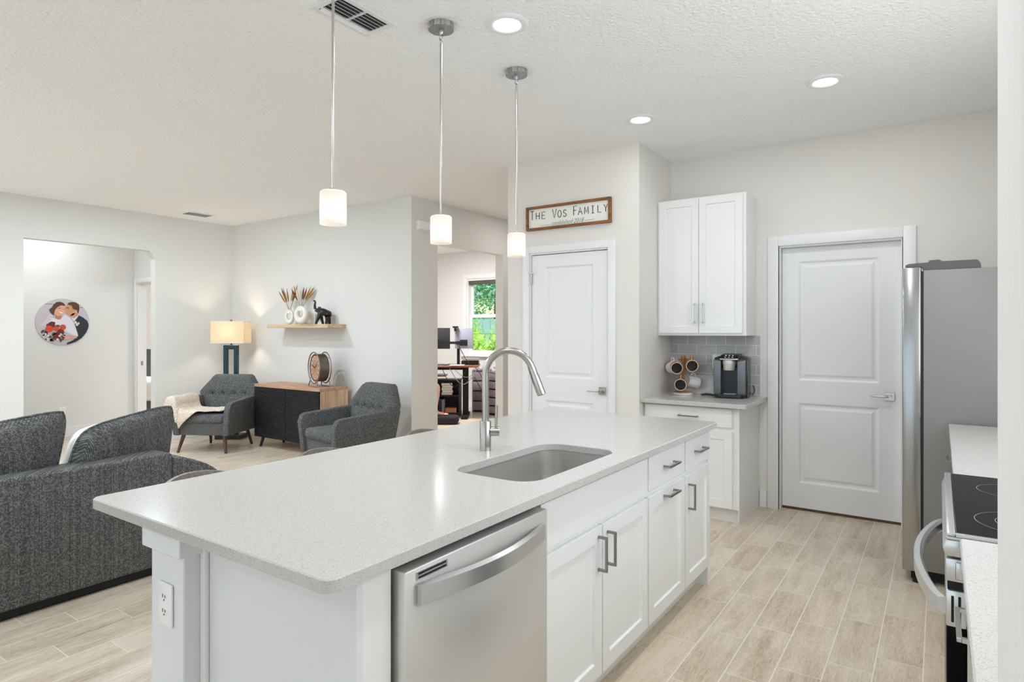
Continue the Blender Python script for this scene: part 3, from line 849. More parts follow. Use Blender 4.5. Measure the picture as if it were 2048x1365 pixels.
for i in range(3):
    for j in range(2): obj('button', box(nb(), -0.035+i*0.026, -0.025+i*0.026, -0.105+j*0.03, -0.095+j*0.03, 0.3115+j*0.013, 0.3165+j*0.013), M['plate'], lid)
b = nb(); tube(b, [(-0.066+0.1315*i/12, -0.128-0.012*math.sin(PI*i/12), 0.300) for i in range(13)], 0.006, 8); obj('lid_trim', b, M['steelh'], lid, smooth=50)
b = nb(); box(b, -hw+0.05, hw-0.06, -0.024, -0.018, 0.03, 0.22); obj('back_plate', b, flat('cavity', 34, 37, 44, 0.25), t)
b = nb(); P = rounded(-hw+0.004, hw-0.004, -0.15, 0.0, 0.06, 8); prism(b, P, 'z', 0.0, 0.03, 0.004, 2); tr = obj('drip_tray', b, M['black'], t, smooth=40)
b = nb()
for k in range(6): box(b, -0.045, 0.045, -0.13+k*0.018, -0.124+k*0.018, 0.0298, 0.031)
obj('drip_grate', b, M['steelh'], tr)
b = nb(); tube(b, [(hw+0.008, 0.1, 0.03), (hw+0.03, 0.11, 0.012), (hw+0.045, 0.115, 0.05), (hw+0.03, 0.128, 0.085)], 0.0035, 8); obj('cord', b, M['black'], t, smooth=60)
b = nb(); tube(b, [(-0.235, -0.06, 0.007), (-0.2, -0.052, 0.012), (-0.15, -0.058, 0.012), (-0.122, -0.058, 0.008)], [0.006, 0.009, 0.009, 0.006], 10)
o = obj('milk_frother', b, M['black'], None, (-1.345, 4.985, NZ), smooth=60); o.location = (-1.335, 4.99, NZ)
tag(o, 'slim black handled gadget lying left of the coffee maker', 'utensil')

t = thing('wall_plate', 'white cover plate on the grey tile behind the coffee maker', 'outlet', (-1.50, 5.1298, 1.135))
obj('cover_plate', box(nb(), -0.038, 0.038, -0.006, 0, -0.06, 0.06, 0.003, 2), M['plate'], t, smooth=40)
obj('socket', box(nb(), -0.017, 0.017, -0.0075, -0.006, -0.034, 0.034, 0.001, 1), M['plate'], t)
b = nb(); prism(b, [(5.070, NZ), (5.088, NZ), (5.129, NZ+0.152), (5.111, NZ+0.152)], 'x', -1.80, -1.49, 0.002, 1)
o = obj('marble_board', b, M['marble'], smooth=30); tag(o, 'white marble board leaning on the tile behind the mug stand', 'board')

mx, my = -1.715, 4.925
t = thing('mug_stand', 'wooden mug tree on a round white base in the nook corner', 'mug stand', (mx, my, NZ))
b = nb(); lathe(b, [(0, 0), (0.076, 0), (0.08, 0.004), (0.08, 0.018), (0.0, 0.018)], n=32); obj('base', b, M['marble'], t, smooth=40)
b = nb(); lathe(b, [(0, 0.0185), (0.075, 0.0185), (0.072, 0.024), (0.0, 0.024)], n=32); obj('base_disc', b, M['mugwood'], t, smooth=40)
b = nb(); lathe(b, [(0, 0.02), (0.014, 0.02), (0.013, 0.285), (0.018, 0.295), (0.016, 0.315), (0.0, 0.32)], n=16); obj('post', b, M['mugwood'], t, smooth=40)
PEGS = [(-115, 0.275), (-38, 0.285), (-78, 0.155), (150, 0.27), (75, 0.28), (120, 0.15)]
for a, z in PEGS:
    d = Vector((math.cos(math.radians(a)), math.sin(math.radians(a)), 0.35)).normalized()
    b = nb(); cyl(b, Vector((0, 0, z))+d*0.008, Vector((0, 0, z))+d*0.052, 0.0045, 0.0045, 10); obj('peg', b, M['mugwood'], t, smooth=40)
def mug(loc, axis, up, outm, label):
    """a mug whose mouth points along axis, handle towards up"""
    a = Vector(axis).normalized(); u = (Vector(up)-a*Vector(up).dot(a)).normalized(); s = u.cross(a)
    R3 = Matrix((s, u, a)).transposed().to_4x4()
    t = thing('coffee_mug', label, 'mug', loc, group='mugs on the wooden stand'); t.rotation_euler = R3.to_euler()
    r, h = 0.0465, 0.100
    b = nb(); lathe(b, [(0, -h/2), (r*0.86, -h/2), (r*0.97, -h/2+0.008), (r, h/2), (r-0.004, h/2), (r-0.006, -h/2+0.01), (0, -h/2+0.008)], n=28)
    o = obj('cup', b, outm, t, smooth=40)
    o.data.materials.append(M['mugin'])
    for p in o.data.polygons:
        c = p.center
        if (c.x**2+c.y**2)**0.5 < r-0.003 and p.normal.dot(Vector((c.x, c.y, 0))) <= 0.001 and c.z > -h/2+0.004: p.material_index = 1
    b = nb(); lathe(b, [(r-0.0045, h/2-0.001), (r+0.0006, h/2-0.001), (r+0.0006, h/2+0.0015), (r-0.0045, h/2+0.0015)], n=28); obj('rim', b, flat('mug_rim', 214, 188, 160, 0.3), t, smooth=40)
    b = nb(); tube(b, [(0, r-0.004+0.032*math.sin(PI*k/10), -0.028+0.056*k/10) for k in range(11)], 0.0055, 10); obj('handle', b, outm, t, smooth=60)
flat('mugin', 62, 54, 48, 0.25); flat('mugtan', 178, 140, 104, 0.4); flat('mugwhite', 228, 222, 224, 0.35)
mug((mx-0.026, my-0.088, NZ+0.225), (0.42, -0.88, -0.08), (0, 0, 1), M['mugtan'], 'tan mug hanging mouth outward, upper one at the left of the stand')
mug((mx+0.086, my-0.048, NZ+0.243), (0.40, -0.90, -0.05), (0, 0, 1), M['mugtan'], 'tan mug hanging mouth outward, upper one nearest the coffee maker')
mug((mx+0.012, my-0.082, NZ+0.092), (0.25, -0.95, -0.05), (0, 0, 1), M['mugtan'], 'tan mug hanging lowest on the stand, mouth outward')
mug((mx-0.088, my+0.03, NZ+0.225), (-0.7, 0.55, -0.3), (0, 0, 1), M['mugwhite'], 'white mug hanging against the side wall on the stand')
mug((mx+0.03, my+0.085, NZ+0.235), (0.5, 0.8, -0.3), (0, 0, 1), M['mugtan'], 'tan mug hanging at the back of the stand, against the tile')
mug((mx+0.05, my+0.075, NZ+0.10), (0.6, 0.75, -0.2), (0, 0, 1), M['mugwhite'], 'white mug hanging low at the back of the stand')

# ------------------------------------------------------------------ family sign
t = thing('wall_sign', 'long white family-name sign in a stained wood frame above the pantry door', 'sign', (-2.517, 4.45, 2.344))
sw, sh = 0.397, 0.101
b = nb(); box(b, -sw, sw, -0.03, -0.001, sh-0.021, sh, 0.002, 1); box(b, -sw, sw, -0.03, -0.001, -sh, -sh+0.021, 0.002, 1)
box(b, -sw, -sw+0.021, -0.03, -0.001, -sh+0.021, sh-0.021, 0.002, 1); box(b, sw-0.021, sw, -0.03, -0.001, -sh+0.021, sh-0.021, 0.002, 1)
obj('frame', b, M['signwood'], t)
pn = obj('panel', box(nb(), -sw+0.021, sw-0.021, -0.012, -0.002, -sh+0.021, sh-0.021), flat('sign_white', 236, 235, 228, 0.7), t)
INK = flat('sign_ink', 40, 36, 32, 0.8)
def text(parent, body, x, z, size, sx=1.0, shear=0.0, off=0.0, y=-0.0132, m=None, name='lettering', align='LEFT', depth=0.0006):
    c = bpy.data.curves.new(name, 'FONT'); c.body = body; c.size = size; c.shear = shear; c.offset = off; c.extrude = depth
    c.align_x = align; c.resolution_u = 4
    o = bpy.data.objects.new(name, c)
    COL.objects.link(o); bpy.context.view_layer.update()
    me = bpy.data.meshes.new_from_object(o.evaluated_get(bpy.context.evaluated_depsgraph_get()))
    bpy.data.objects.remove(o); bpy.data.curves.remove(c)
    me.transform(Matrix.Rotation(PI/2, 4, 'X') @ Matrix.Diagonal((sx, 1, 1, 1)))
    me.materials.clear(); me.materials.append(m or INK)
    q = bpy.data.objects.new(name, me); COL.objects.link(q); q.location = (x, y, z); q.parent = parent
    return q
def bigtext(parts):
    """thin hand-drawn capitals: polyline strokes swept as thin tubes, one mesh per word"""
    G = {'T': [[(0, 1), (1, 1)], [(.5, 1), (.5, 0)]], 'H': [[(0, 0), (0, 1)], [(1, 0), (1, 1)], [(0, .5), (1, .5)]],
         'E': [[(1, 1), (0, 1), (0, 0), (1, 0)], [(0, .52), (.8, .52)]], 'V': [[(0, 1), (.5, 0), (1, 1)]],
         'O': [[(.5+.5*math.cos(2*PI*k/20), .5+.5*math.sin(2*PI*k/20)) for k in range(21)]],
         'S': [[(.95, .85), (.7, .99), (.3, .99), (.05, .8), (.12, .6), (.5, .5), (.88, .4), (.97, .2), (.7, .01), (.3, .01), (.03, .17)]],
         'F': [[(1, 1), (0, 1), (0, 0)], [(0, .52), (.8, .52)]], 'A': [[(0, 0), (.5, 1), (1, 0)], [(.2, .38), (.8, .38)]],
         'M': [[(0, 0), (.06, 1), (.5, .22), (.94, 1), (1, 0)]], 'I': [[(0, 1), (1, 1)], [(.5, 1), (.5, 0)], [(0, 0), (1, 0)]],
         'L': [[(0, 1), (0, 0), (1, 0)]], 'Y': [[(0, 1), (.5, .5), (1, 1)], [(.5, .5), (.5, 0)]]}
    for word in parts:
        b = nb()
        for ch, x, z, w, h in word:
            for st in G[ch]:
                tube(b, [(x+p[0]*w, -0.0128, z+p[1]*h) for p in st], 0.0029, 6)
        obj('lettering', b, INK, pn)
def line(*a): return [(ch, x, z, w_, h_) for ch, x, z, w_, h_ in a]
bigtext([line(('T', -0.357, -0.008, 0.032, 0.074), ('H', -0.302, -0.008, 0.033, 0.057), ('E', -0.244, -0.008, 0.031, 0.057)),
         line(('V', -0.141, -0.012, 0.038, 0.073), ('O', -0.089, -0.012, 0.033, 0.057), ('S', -0.037, -0.012, 0.030, 0.057)),
         line(('F', 0.061, -0.010, 0.029, 0.074), ('A', 0.102, -0.010, 0.038, 0.058), ('M', 0.160, -0.010, 0.035, 0.058), ('I', 0.225, -0.010, 0.020, 0.058), ('L', 0.280, -0.010, 0.030, 0.058), ('Y', 0.3315, -0.010, 0.034, 0.058))])
q = text(pn, 'established 2018', -0.152, -0.073, 0.055, 1.0, 0.35, -0.0014)
xs = [v.co.x for v in q.data.vertices]; q.data.transform(Matrix.Diagonal((0.30/(max(xs)-min(xs)), 1, 1, 1)))
b = nb(); tube(b, [(-0.248, -0.0126, -0.065), (-0.162, -0.0126, -0.064)], 0.0009, 5); tube(b, [(0.160, -0.0126, -0.061), (0.252, -0.0126, -0.060)], 0.0009, 5)
obj('flourish', b, INK, pn)

# ------------------------------------------------------------------ ceiling things
def pendant(y, label, first=None):
    if first: return dup(first, (-1.94, y, CEIL), label=label)
    t = thing('pendant_light', label, 'pendant light', (-1.94, y, CEIL), group='pendants over the island')
    b = nb(); lathe(b, [(0, 0), (0.062, 0), (0.062, -0.024), (0.060, -0.026), (0.0595, -0.026)], n=36); obj('canopy', b, M['canopy'], t, smooth=40)
    b = nb(); lathe(b, [(0.0595, -0.0255), (0, -0.0262)], n=36); obj('canopy_underside', b, mat('satin_steel', srgb(150, 160, 170), 0.3, 0.9), t, smooth=40)
    b = nb(); lathe(b, [(0, -0.026), (0.009, -0.027), (0.009, -0.04), (0.004, -0.048), (0, -0.048)], n=16)
    for s in (-1, 1): cyl(b, (s*0.028, 0, -0.026), (s*0.028, 0, -0.034), 0.0035, 0.0035, 8)
    obj('canopy_hook', b, M['nickel'], t, smooth=40)
    b = nb(); tube(b, [(0.009*math.sin(2*PI*k/16), 0, -0.060+0.016*math.cos(2*PI*k/16)) for k in range(16)], 0.002, 6, closed=True)
    tube(b, [(0, 0.006*math.sin(2*PI*k/12), -0.080+0.010*math.cos(2*PI*k/12)) for k in range(12)], 0.002, 6, closed=True); obj('chain_link', b, M['chrome'], t, smooth=60)
    b = nb(); cyl(b, (0, 0, -0.086), (0, 0, -0.46), 0.0058, 0.0058, 12); cyl(b, (0, 0, -0.46), (0, 0, -0.9), 0.0050, 0.0050, 12); cyl(b, (0, 0, -0.452), (0, 0, -0.468), 0.0066, 0.0066, 12)
    obj('stem', b, M['nickel'], t, smooth=40)
    b = nb(); lathe(b, [(0, -0.896), (0.012, -0.896), (0.014, -0.9005), (0.030, -0.902), (0.030, -0.906), (0, -0.906)], n=24); obj('shade_cap', b, M['nickel'], t, smooth=40)
    b = nb(); lathe(b, [(0, -0.907), (0.045, -0.907), (0.0508, -0.913), (0.0508, -1.036)], n=36)
    obj('glass_shade', b, M['opal'], t, smooth=40)
    b = nb(); ball(b, (0, 0, -0.985), 0.022, (1, 1, 1.2)); obj('bulb', b, M['pbulb'], t, smooth=60)
    return t
p1 = pendant(1.582, 'pendant lamp nearest the camera, its stem running out of the top of the photo')
pendant(2.215, 'middle pendant lamp of the three, between the ceiling vent and the round ceiling light', p1)
pendant(2.849, 'farthest pendant lamp, hanging in front of the pantry wall beside the sign', p1)

def can(x, y, label, first=None, watts=2.2):
    if first: o = dup(first, (x, y, CEIL), label=label)
    else:
        o = thing('recessed_light', label, 'ceiling light', (x, y, CEIL), group='round ceiling lights')
        b = nb(); lathe(b, [(0.062, -0.004), (0.068, -0.011), (0.088, -0.013), (0.099, -0.006), (0.100, 0.0)], n=40); obj('trim_ring', b, M['white'], o, smooth=50)
        b = nb(); lathe(b, [(0.0, -0.006), (0.056, -0.006), (0.064, -0.004)], n=40); obj('lens', b, M['led'], o, smooth=50)
    light('can_light', 'AREA', (x, y, CEIL-0.015), (0, 0, 0), watts, (0.94, 0.975, 1.0), 0.14)
    return o
c1 = can(-1.676, 2.383, 'round lit ceiling light right beside the middle pendant canopy')
can(-0.545, 3.979, 'round lit ceiling light above the garage door side of the kitchen', c1, 6.0)
can(-1.681, 3.975, 'round lit ceiling light in front of the corner by the wall cabinet', c1, 1.8)
# unseen ceiling lamps; living room ones added and placed to fill the room
for x, y in ((-0.45, 2.3), (-0.45, 0.7), (-3.6, 0.6), (-6.2, 0.6), (-6.4, 3.0), (-5.2, 2.2), (-6.4, -1.5), (-4.2, -1.5)):
    light('kitchen_can_light' if x > -2 and y > -1 else 'living_fill_light', 'AREA', (x, y, CEIL-0.012), (0, 0, 0), 9 if x > -2 else 22, (0.91, 0.96, 1.0) if x > -2 else (0.82, 0.925, 1.0), 0.14)
light('hall_light', 'AREA', (-8.8, 2.9, CEIL-0.012), (0, 0, 0), 11.5, (0.96, 0.975, 1.0), 1.0)
light('office_light', 'AREA', (-6.4, 6.9, CEIL-0.012), (0, 0, 0), 75, (0.98, 0.975, 1.0), 0.5)
light('passage_light', 'AREA', (-3.9, 6.4, CEIL-0.012), (0, 0, 0), 5, (1.0, 0.97, 0.93), 0.3)
light('bedroom_light', 'AREA', (-10.6, 5.4, CEIL-0.012), (0, 0, 0), 40, (1.0, 0.97, 0.93), 0.4)

# supply register
t = thing('ceiling_vent', 'white slatted air register on the ceiling behind the nearest pendant stem', 'vent', (-2.215, 1.925, CEIL))
b = nb(); hx, hy = 0.075, 0.137
for x0, x1, y0, y1 in ((-hx-0.03, -hx, -hy-0.03, hy+0.03), (hx, hx+0.03, -hy-0.03, hy+0.03), (-hx, hx, -hy-0.03, -hy), (-hx, hx, hy, hy+0.03)): box(b, x0, x1, y0, y1, -0.006, 0.0, 0.002, 1)
box(b, -hx, hx, -0.007, 0.007, -0.007, -0.001)
obj('frame', b, M['white'], t)
obj('duct', box(nb(), -hx, hx, -hy, hy, -0.0016, -0.0004), flat('duct_dark', 84, 84, 84), t)
for k in range(6):
    b = nb(); x = -hx+0.014+k*0.0245
    ang = -0.5 if k < 1 else 0.62
    box(b, -0.0130, 0.0130, -hy, hy, -0.0006, 0.0006, mat=Matrix.Translation((x, 0, -0.0065)) @ Matrix.Rotation(ang, 4, 'Y'))
    obj('slat', b, M['white'], t)
t = thing('ceiling_vent', 'small air register on the far living room ceiling near the left wall', 'vent', (-7.58, 4.09, CEIL))
b = nb()
for x0, x1, y0, y1 in ((-0.11, -0.085, -0.17, 0.17), (0.085, 0.11, -0.17, 0.17), (-0.085, 0.085, -0.17, -0.145), (-0.085, 0.085, 0.145, 0.17)): box(b, x0, x1, y0, y1, -0.008, 0.0, 0.002, 1)
box(b, -0.085, 0.085, -0.005, 0.005, -0.007, -0.001)
obj('frame', b, M['white'], t)
obj('duct', box(nb(), -0.085, 0.085, -0.145, 0.145, -0.0016, -0.0004), flat('duct_grey', 90, 88, 86), t)
for k in range(6):
    obj('slat', box(nb(), -0.010, 0.010, -0.145, 0.145, -0.0006, 0.0006, mat=Matrix.Translation((-0.07+k*0.028, 0, -0.007)) @ Matrix.Rotation(0.6, 4, 'Y')), M['white'], t)
t = thing('door_chime', 'small white box high on the wall beside the office opening', 'chime', (-4.65, 5.012, 2.537), PI/2)
obj('cover', box(nb(), -0.105, 0.105, -0.05, 0.0, -0.045, 0.045, 0.006, 2), M['plate'], t, smooth=40)
obj('back_plate', box(nb(), -0.112, 0.112, -0.008, 0.0, -0.05, 0.05, 0.003, 1), M['plate'], t, smooth=40)
# ------------------------------------------------------------------ sofa (back to the island, facing -x)
t = thing('sofa', 'charcoal tweed sofa seen from behind, standing beyond the island', 'sofa', (-4.1, 0.8, 0))
def S(b): b.transform(Matrix.Translation((4.1, -0.8, 0))); return b
b = nb(); box(b, -3.86, -3.66, -0.55, 1.835, 0.045, 0.682, 0.022, 4); obj('back', S(b), M['sofa'], t, smooth=50)
b = nb(); box(b, -4.52, -3.84, -0.53, 1.83, 0.08, 0.30, 0.02, 3); obj('seat_base', S(b), M['sofa'], t, smooth=50)
for y0, y1 in ((-0.5, 0.28), (0.29, 1.06), (1.07, 1.82)):
    b = nb(); box(b, -4.56, -3.87, y0, y1, 0.30, 0.46, 0.045, 4); obj('seat_cushion', S(b), M['sofa'], t, smooth=50)
for y0, s in ((1.836, 1), (-0.551, -1)):
    b = nb(); P = [(0, 0.05), (0, 0.655), (0.06, 0.645), (0.14, 0.615), (0.22, 0.575), (0.28, 0.53), (0.31, 0.47), (0.315, 0.05)]
    prism(b, [(y0+s*p[0], p[1]) for p in P], 'x', -4.56, -3.675, 0.02, 3); obj('arm', S(b), M['sofa'], t, smooth=50)
obj('gap_shadow', S(box(nb(), -4.50, -3.672, -0.84, 2.11, 0.012, 0.055)), M['blackmatte'], t)  # black box stands in for the shade under the sofa
for x in (-3.76, -4.46):
    for y in (-0.45, 1.70):
        obj('foot', S(box(nb(), x-0.05, x+0.05, y-0.05, y+0.05, 0.0, 0.02)), M['black'], t)

def pillow(name, label, w, h, th, loc, rot, mb, mf, group=None, corners=(0, 0, 0, 0), seed=0, shear=0.0, sway=0.0):
    """cushion in local x (width), z (height); back face towards -y gets mb, front face mf; corner lifts in order BL BR TR TL"""
    t = thing(name, label, 'cushion', loc, group=group); t.rotation_euler = rot
    n = 18; rnd = random.Random(seed)
    ph = [rnd.uniform(0, 6) for _ in range(4)]
    def P(i, j, s):
        u, v = i/n*2-1, j/n*2-1
        e = (max(0, 1-abs(u)**3)*max(0, 1-abs(v)**3))**(0.26 if s > 0 else 0.45)
        x, z = u*w/2*(1-0.10*v**4*abs(u)**4), v*h/2*(1-0.09*abs(u)**4*v**4)
        x += shear*(0.5-v*0.5)*(1-u)/2+sway*(v+1)/2
        bl, br, tr, tl = corners
        z += (bl*(1-u)*(1-v)+br*(1+u)*(1-v)+tr*(1+u)*(1+v)+tl*(1-u)*(1+v))/4
        wob = 0.008*math.sin(3*u+ph[0])*math.sin(2.5*v+ph[1])*e
        return Vector((x, (th*0.75 if s > 0 else -th*0.42)*e+wob+0.01*math.sin(2*u+ph[2])*(v+1)/2, z))
    for s, m, nm in ((-1, mb, 'back_cover'), (1, mf, 'front_cover')):
        b = nb(); g = [[b.verts.new(P(i, j, s)) for j in range(n+1)] for i in range(n+1)]
        for i in range(n):
            for j in range(n): b.faces.new((g[i][j], g[i+1][j], g[i+1][j+1], g[i][j+1]))
        o = obj(nm, b, m, t, smooth=80)
    rim = [P(i, 0, -1) for i in range(n)]+[P(n, j, -1) for j in range(n)]+[P(n-i, n, -1) for i in range(n)]+[P(0, n-j, -1) for j in range(n)]
    b = nb(); tube(b, rim, 0.0065, 8, closed=True); obj('piping', b, mb, t, smooth=80)
    return t
# width axis along world y, back face towards +x
RZ = PI/2
def rot_pillow(lean, yaw, roll):
    return (Matrix.Rotation(RZ+yaw, 4, 'Z') @ Matrix.Rotation(lean, 4, 'X') @ Matrix.Rotation(roll, 4, 'Y')).to_euler()
pillow('back_cushion', 'loose charcoal sofa cushion with cut-off left edge, leaning over the sofa back', 0.62, 0.46, 0.17, (-3.87, 0.995, 0.69), rot_pillow(0.14, 0.0, 0.0), M['sofa'], M['cream'], 'loose back cushions on the sofa', (0, 0, 0.06, -0.02), 1, 0.0, 0.07)
pillow('back_cushion', 'loose charcoal sofa cushion with white front, propped at the sofa end nearest the armchairs', 0.64, 0.42, 0.17, (-3.905, 1.655, 0.662), rot_pillow(0.05, 0.30, 0.0), M['sofa'], M['cream'], 'loose back cushions on the sofa', (0, 0.01, 0.055, -0.01), 2, -0.05, 0.06)

# ------------------------------------------------------------------ counter stools
def stool(y, label, first=None):
    if first: return dup(first, (-2.36, y, 0), label=label)
    t = thing('counter_stool', label, 'stool', (-2.36, y, 0), group='stools along the island')
    b = nb(); lathe(b, [(0, 0.585), (0.17, 0.585), (0.195, 0.60), (0.20, 0.63), (0.185, 0.655), (0, 0.665)], n=32); obj('seat', b, M['leather'], t, smooth=50)
    b = nb(); n = 28; R = []
    for k in range(n+1):
        a = PI/2+PI*k/n; f = math.sin(PI*k/n)**0.6
        zt = 0.69+0.112*f; zb = 0.62
        ci, si = math.cos(a), math.sin(a)
        q = [(0.215, zb), (0.215, zt-0.012), (0.207, zt), (0.193, zt), (0.185, zt-0.012), (0.185, zb)]
        R.append([b.verts.new((r*ci, r*si, z)) for r, z in q])
    for A, B in zip(R, R[1:]):
        for k in range(6): b.faces.new((A[k], A[(k+1) % 6], B[(k+1) % 6], B[k]))
    b.faces.new(R[0]); b.faces.new(R[-1][::-1])
    obj('backrest', b, M['leather'], t, smooth=50)
    for sx in (-1, 1):
        for sy in (-1, 1):
            b = nb(); cyl(b, (sx*0.12, sy*0.12, 0.59), (sx*0.13, sy*0.13, 0), 0.016, 0.011, 12); obj('leg', b, M['walnut'], t, smooth=50)
    b = nb(); tube(b, [(0.177*math.cos(PI/4+PI/2*k), 0.177*math.sin(PI/4+PI/2*k), 0.2) for k in range(4)]*1, 0.007, 8, closed=True)
    obj('foot_ring', b, M['black'], t, smooth=40)
    return t
s1 = stool(1.36, 'taupe low-backed counter stool nearest the sofa end, its rounded back rising above the counter edge')
stool(1.98, 'middle taupe counter stool, only its back edge showing in front of the right-hand armchair', s1)
stool(2.71, 'farthest taupe counter stool, a sliver of its back showing left of the office', s1)

# ------------------------------------------------------------------ armchairs
def armchair(loc, rz, label, first=None):
    if first: return dup(first, loc, rz, label)
    t = thing('armchair', label, 'armchair', loc, rz, group='pair of tweed armchairs')
    f = M['chairfab']
    b = nb(); prism(b, [(-0.262, 0.20), (-0.285, 0.40), (0.285, 0.40), (0.262, 0.20)], 'y', -0.315, 0.30, 0.012, 2); obj('seat_frame', b, f, t, smooth=40)
    b = nb(); box(b, -0.268, 0.268, -0.345, 0.19, 0.335, 0.445, 0.045, 4); obj('seat_cushion', b, f, t, smooth=60)
    for s in (-1, 1):
        b = nb()
        prism(b, [(-0.345, 0.20), (-0.365, 0.50), (-0.335, 0.565), (-0.30, 0.578), (0.10, 0.605), (0.345, 0.618), (0.355, 0.58), (0.30, 0.20)], 'x', -0.036, 0.036, 0.014, 3)
        for v in b.verts: v.co.x += s*(0.292+0.044*(v.co.z-0.2)/0.4)
        obj('arm', b, f, t, smooth=40)
    # hexagonal tufted back
    nx, nz = 30, 22; b = nb()
    out = [(0.36, 0.255), (0.46, 0.285), (0.63, 0.388), (0.655, 0.388), (0.79, 0.275), (0.835, 0.245), (0.85, 0.215)]
    def hw(z):
        for (z0, w0), (z1, w1) in zip(out, out[1:]):
            if z <= z1: return w0+(w1-w0)*max(0, (z-z0))/(z1-z0)
        return out[-1][1]
    BT = [(-0.21, 0.615), (-0.07, 0.615), (0.07, 0.615), (0.21, 0.615)]
    def dimple(x, z):
        d = 0.016*math.exp(-((z-0.615-0.012*math.cos(x*2*PI/0.14+PI))/0.010)**2)*(abs(x) < 0.27)*0.9
        for bx, bz in BT: d += 0.034*math.exp(-((x-bx)**2+(z-bz)**2)/0.0012)
        return d
    def pt(i, j, s):
        z = 0.36+0.49*j/nz; w = hw(z); u = i/nx*2-1; x = u*w
        edge = (max(0.0, 1-abs(u)**6)*max(0.0, 1-abs(j/nz*2-1)**8))**0.5
        yb = 0.20+0.30*(z-0.36)
        if s < 0: y = yb-0.02-0.055*edge+dimple(x, z)
        else: y = yb+0.055+0.03*edge
        return (x, y, z)
    F_ = [[b.verts.new(pt(i, j, -1)) for j in range(nz+1)] for i in range(nx+1)]
    B_ = [[b.verts.new(pt(i, j, 1)) for j in range(nz+1)] for i in range(nx+1)]
    for i in range(nx):
        for j in range(nz):
            b.faces.new((F_[i][j], F_[i+1][j], F_[i+1][j+1], F_[i][j+1])); b.faces.new((B_[i][j], B_[i][j+1], B_[i+1][j+1], B_[i+1][j]))
    for j in range(nz):
        for i in (0, nx): b.faces.new((F_[i][j], F_[i][j+1], B_[i][j+1], B_[i][j]))
    for i in range(nx):
        for j in (0, nz): b.faces.new((F_[i][j], F_[i+1][j], B_[i+1][j], B_[i][j]))
    bk = obj('backrest', b, f, t, smooth=55)
    for bx, bz in BT:
        b = nb(); ball(b, (bx, 0.20+0.30*(bz-0.36)-0.036, bz), 0.012, (1, 0.6, 1), 10); obj('button', b, flat('button_dark', 62, 62, 64, 0.9), bk, smooth=60)
    for sx in (-1, 1):
        b = nb(); cyl(b, (sx*0.245, -0.265, 0.205), (sx*0.288, -0.315, 0), 0.023, 0.014, 16); obj('leg', b, M['walnut'], t, smooth=50)
        b = nb(); cyl(b, (sx*0.235, 0.235, 0.205), (sx*0.265, 0.295, 0), 0.022, 0.014, 16); obj('leg', b, M['walnut'], t, smooth=50)
    return t
C1 = ((-7.045, 4.045, 0), math.radians(29))
a1 = armchair(*C1, 'grey tweed armchair in the corner beside the lamp, with a pale throw over its arm')
armchair((-4.80, 4.11, 0), math.radians(-9.5), 'grey tweed armchair right of the black-fronted sideboard, turned sideways to the island', a1)

# throw over the left arm and the seat of the corner chair
path = [(-0.395, 0.50), (-0.392, 0.56), (-0.372, 0.606), (-0.335, 0.622), (-0.295, 0.612), (-0.270, 0.575), (-0.262, 0.52), (-0.240, 0.475), (-0.20, 0.462), (-0.12, 0.46), (-0.03, 0.459), (0.06, 0.458), (0.15, 0.457), (0.22, 0.458)]
def on_path(s):
    k = s*(len(path)-1); i = min(int(k), len(path)-2); f = k-i
    return path[i][0]+(path[i+1][0]-path[i][0])*f, path[i][1]+(path[i+1][1]-path[i][1])*f
b = nb(); nu, nv = 46, 30; g = []
for i in range(nu+1):
    s = i/nu; x, z = on_path(s); row = []
    yf = -0.40-0.10*max(0.0, 1-abs(s-0.42)/0.42)+0.22*max(0, s-0.55)   # how far the front hem hangs
    yb_ = 0.10-0.12*s
    for j in range(nv+1):
        v = j/nv; y = yb_+(yf-yb_)*v; zz = z; xx = x
        if s > 0.5 and y < -0.365:        # over the seat front, falls down
            over = -0.365-y; zz = z-over*2.0; y = -0.372-0.01*math.sin(over*40)
        elif s <= 0.5 and y < -0.385:
            over = -0.385-y; zz = z-over*1.7; y = -0.392
        wob = 0.008*math.sin(9*s+5*v)+0.006*math.sin(23*s-7*v)+random.uniform(-0.003, 0.003)
        row.append(b.verts.new((xx, y-0.004*abs(math.sin(12*s)), zz+0.010+abs(wob))))
    g.append(row)
for i in range(nu):
    for j in range(nv): b.faces.new((g[i][j], g[i+1][j], g[i+1][j+1], g[i][j+1]))
o = obj('throw_blanket', b, M['fur'], None, C1[0], (0, 0, C1[1]), smooth=80)
sol = o.modifiers.new('thick', 'SOLIDIFY'); sol.thickness = 0.016; sol.offset = 1
subsurf(o, 1); tag(o, 'fluffy cream throw draped over the arm of the corner armchair', 'blanket')

# ------------------------------------------------------------------ floor lamp
t = thing('floor_lamp', 'lit corner lamp with rectangular cream shade on a dark teal open frame', 'lamp', (-7.545, 4.515, 0), PSI)
dk = flat('lamp_base', 48, 32, 30, 0.4); teal = mat('dark_teal_metal', srgb(14, 50, 60), 0.3, 0.3)
obj('base', box(nb(), -0.165, 0.165, -0.11, 0.11, 0.0, 0.055, 0.004, 1), dk, t)
b = nb(); w = 0.025
box(b, -0.092, -0.042, -w, w, 0.055, 1.205, 0.003, 1); box(b, 0.042, 0.092, -w, w, 0.055, 1.205, 0.003, 1); box(b, -0.042, 0.042, -w, w, 1.150, 1.205, 0.003, 1)
obj('frame', b, teal, t)
b = nb(); cyl(b, (0, 0, 1.205), (0, 0, 1.30), 0.008); cyl(b, (0, 0, 1.30), (0, 0, 1.335), 0.018); cyl(b, (0, 0, 1.335), (0, 0, 1.50), 0.003, 0.003, 8); obj('lamp_socket', b, dk, t, smooth=40)
